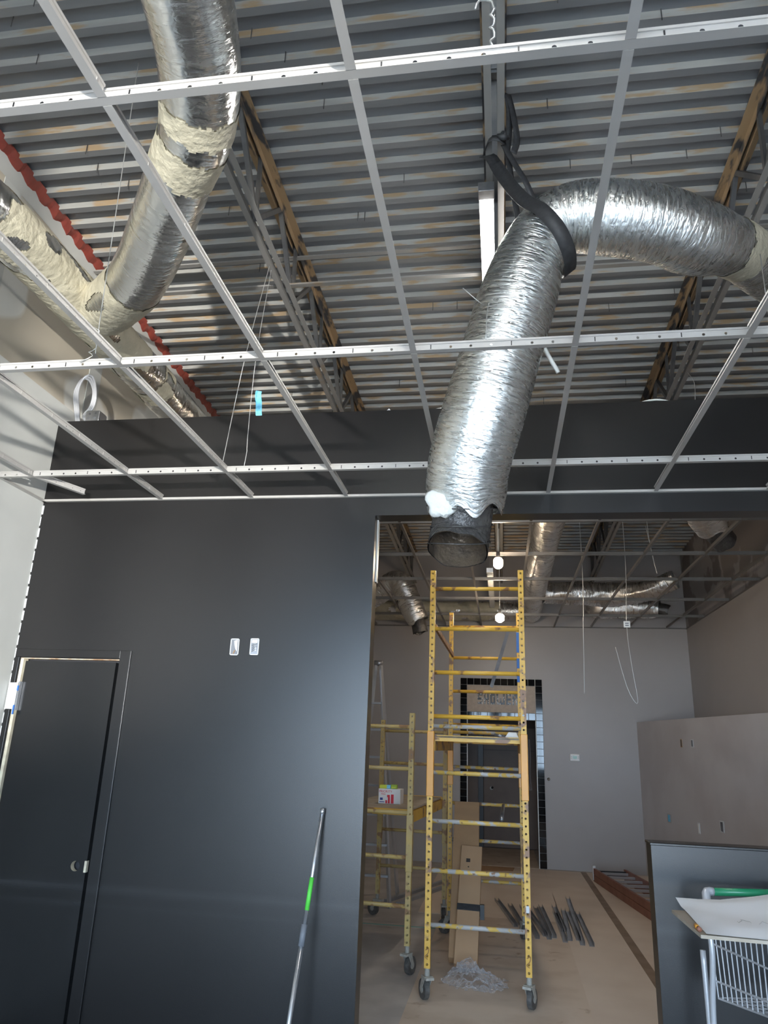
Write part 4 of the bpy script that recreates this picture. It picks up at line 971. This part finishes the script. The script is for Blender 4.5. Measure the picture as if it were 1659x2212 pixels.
# ============================================================ LADDERS
t = thing('extension_ladder', 'red-brown fibreglass ladder lying on the floor at right', 'ladder', (1.24, 11.35, 0))
A0 = V((0, 0, .0)); ax = (V((1.95, 6.2, 0)) - V((1.24, 11.35, 0))); L_ = ax.length; ax.normalize(); sd = V((-ax.y, ax.x, 0))
if sd.x < 0: sd = -sd
for s_, nm in ((0, 'rail'), (.42, 'rail')):
    for k in (0, 1):
        MB().beam(sd * s_ + V((0, 0, .045 + .085 * k)), sd * s_ + ax * L_ + V((0, 0, .045 + .085 * k)), .03, .08).obj(nm, 'fibre_red', t, bevel=.003)
for i in range(14):
    p = ax * (.18 + i * .3)
    MB().beam(p + V((0, 0, .13)), p + sd * .42 + V((0, 0, .13)), .035, .03).obj('rung', 'alu', t)
MB().beam(V((0, -.02, .12)) + ax * .06, sd * .42 + ax * .06 + V((0, -.02, .12)), .05, .06).obj('foot_bar', 'black_plastic', t)
MB().box(-.02, .02, -.02, .04, .02, .2).obj('end_shoe', 'white_patch', t, bevel=.006)
t = thing('step_ladder', 'aluminium step ladder standing behind the short scaffold', 'ladder', (-1.5, 8.9, 0))
top = V((.01, .1, 2.62))
for xb, yb, nm in ((-.28, -.2, 'rail'), (.28, -.2, 'rail'), (-.26, .6, 'rear_rail'), (.26, .6, 'rear_rail')):
    MB().beam(V((xb, yb, 0)), top + V((.03 if xb > 0 else -.03, 0, 0)), .025, .05).obj(nm, 'alu', t)
for i in range(1, 8):
    u = i / 8.5; w_ = .28 * (1 - u) + .03 * u; z = 2.62 * u; y_ = -.2 * (1 - u) + .1 * u
    MB().box(-w_, w_, y_ - .04, y_ + .04, z - .012, z + .012).obj('step', 'alu', t)
MB().cyl(top + V((0, 0, .02)), (1, 0, 0), .035, .1, 14).obj('top_hinge', 'galv_dark', t, True)

# ============================================================ CART
ca = math.atan2(.15, .34) * .55
t = thing('shopping_cart', 'pale grey wire shopping cart with green handle before the half wall', 'cart', (.905, 3.93, 0), ca)
Wc, Lc = .52, .88      # local x = across, -y = forward
MB().tube([(.055, 0, 1.085), (Wc - .055, 0, 1.085)], .017, 14).obj('handle_bar', 'green_plastic', t, True)
for x_ in (.03, Wc - .03): MB().tube([q[:3] for q in spline([(x_ + (.03 if x_ < .2 else -.03), 0, 1.085), (x_, 0, 1.085), (x_ - (.015 if x_ < .2 else -.015), -.02, 1.06), (x_ - (.02 if x_ < .2 else -.02), -.05, .97)], .012)], .019, 12).obj('handle_end', 'cart', t, True)
for x_ in (0, Wc):
    MB().tube([q[:3] for q in spline([(x_, -.03, 1.04), (x_, -.06, .86), (x_, -.02, .62), (x_, .0, .34), (x_, -.02, .16)], .04)], .013, 10).obj('frame_tube', 'cart', t, True)
    MB().tube([q[:3] for q in spline([(x_ - .004, .02, .84), (x_ - .004, .015, .5), (x_ - .004, .03, .14)], .05)], .013, 10).obj('frame_tube', 'cart', t, True)
    MB().tube([(x_, -.02, .16), (x_ + (.05 if x_ == 0 else -.05), -Lc, .18)], .013, 10).obj('base_tube', 'cart', t, True)
def basket_side(x0, x1):
    b = MB(); n_ = 22
    def top(u): return V((x0 + (x1 - x0) * u, -.05 - (Lc - .05) * u, 1.0 - .04 * u))
    def bot(u): return V((x0 + (x1 - x0) * u + (.015 if x0 < .2 else -.015), -.05 - (Lc - .05) * u * .92, .72 - .05 * (1 - u) + .03 * u))
    for i in range(n_ + 1):
        u = i / n_; b.tube([top(u), bot(u)], .0028, 6)
    for k in (0, .35, .8, 1): b.tube([top(0).lerp(bot(0), k), top(1).lerp(bot(1), k)], .0045, 6)
    return b
basket_side(.0, .06).obj('basket_side', 'cart', t, kind='stuff'); basket_side(Wc, Wc - .06).obj('basket_side', 'cart', t, kind='stuff')
b = MB()
for i in range(17):
    x_ = .02 + (Wc - .04) * i / 16; b.tube([(x_, -.05, .67), (.06 + (Wc - .12) * i / 16, -Lc * .92, .75)], .0028, 6)
for i in range(12):
    u = i / 11; b.tube([(.015 + .05 * u, -.05 - .76 * u, .672 + .078 * u), (Wc - .015 - .05 * u, -.05 - .76 * u, .672 + .078 * u)], .003, 6)
b.obj('basket_floor', 'cart', t, kind='stuff')
b = MB()
for i in range(15):
    x_ = .06 + (Wc - .12) * i / 14; b.tube([(x_, -Lc, .96), (x_, -Lc * .92 - .02, .75)], .0028, 6)
for k in (0, .5, 1): b.tube([(.06, -Lc + .06 * k, .96 - .21 * k), (Wc - .06, -Lc + .06 * k, .96 - .21 * k)], .0045, 6)
b.obj('basket_front', 'cart', t, kind='stuff')
b = MB()
for i in range(12):
    x_ = .03 + (Wc - .06) * i / 11; b.tube([(x_, -.02, .34), (x_, -.60, .30)], .003, 6)
b.tube([(.0, -.02, .34), (Wc, -.02, .34)], .007, 8); b.tube([(.0, -.60, .30), (Wc, -.60, .30)], .007, 8)
b.obj('lower_rack', 'cart', t, kind='stuff')
for x_, y_ in ((.0, .02), (Wc, .02), (.06, -Lc + .05), (Wc - .06, -Lc + .05)):
    f = MB().box(-.012, .012, -.02, .02, .06, .17).obj('caster', 'galv', t, loc=(x_, y_, 0))
    MB().tube([(-.013, 0, .06), (.013, 0, .06)], .06, 20).obj('wheel', 'rubber', f)
cz = 1.045
bd = flat('board', [(.705, 3.60), (.715, 3.16), (1.30, 3.11), (1.32, 3.62)], cz, .012, 'ply', 'dusty plywood board laid across the shopping cart', 'board')
b = MB(); n_ = 26; vs = []
for i in range(n_ + 1):
    for j in range(n_ + 1):
        u, v_ = i / n_, j / n_
        p = V((.765, 3.80, 0)).lerp(V((1.42, 3.95, 0)), u).lerp(V((.735, 3.16, 0)).lerp(V((1.30, 3.08, 0)), u), v_)
        z = cz + .0135 + .010 * (1 + noise.noise(V((u * 3, v_ * 3, 2)))) * min(1, 4 * min(u, 1 - u, v_, 1 - v_) + .3)
        z += .012 * max(0, 1 - u * 6) * max(0, 1 - v_ * 5) + .15 * max(0, u - .3) * max(0, .8 - v_) + .02 * math.sin(u * 7) * max(0, .4 - v_)
        vs.append((p.x, p.y, z))
fs = [(i * (n_ + 1) + j, i * (n_ + 1) + j + 1, (i + 1) * (n_ + 1) + j + 1, (i + 1) * (n_ + 1) + j) for i in range(n_) for j in range(n_)]
pp = thing('paper_sheet', 'large curling white paper drawing on the board over the cart', 'paper', (.9, 3.4, cz + .012))
b.add([V(q) - pp.location for q in vs], fs).obj('sheet', 'sheet', pp, True)
b = MB()
def sv(u, v_):
    i = min(n_, max(0, int(u * n_))); j = min(n_, max(0, int(v_ * n_))); q = V(vs[i * (n_ + 1) + j]); return q - pp.location + V((0, 0, .002))
for k, (u0, v0) in enumerate(((.28, .66), (.36, .6), (.42, .7), (.5, .62), (.58, .7), (.2, .93))):
    q = [sv(u0 + .02 * m_ * (1 if k < 5 else .8), v0 + (.05 * math.sin(m_ * 1.7 + k) if k < 5 else 0)) for m_ in range(6)]
    b.tube(q, .0009, 4)
b.obj('pencil_sketch', 'pencil', pp)
t = thing('marker', 'stubby orange marker on the board corner under the paper', 'marker', (.722, 3.22, cz + .012))
MB().tube([(0, 0, .009), (.003, .05, .009)], .008, 10).obj('barrel', 'orange', t, True); MB().tube([(0, -.018, .009), (0, 0, .009)], .0085, 10).obj('cap', 'fibre_red', t, True)
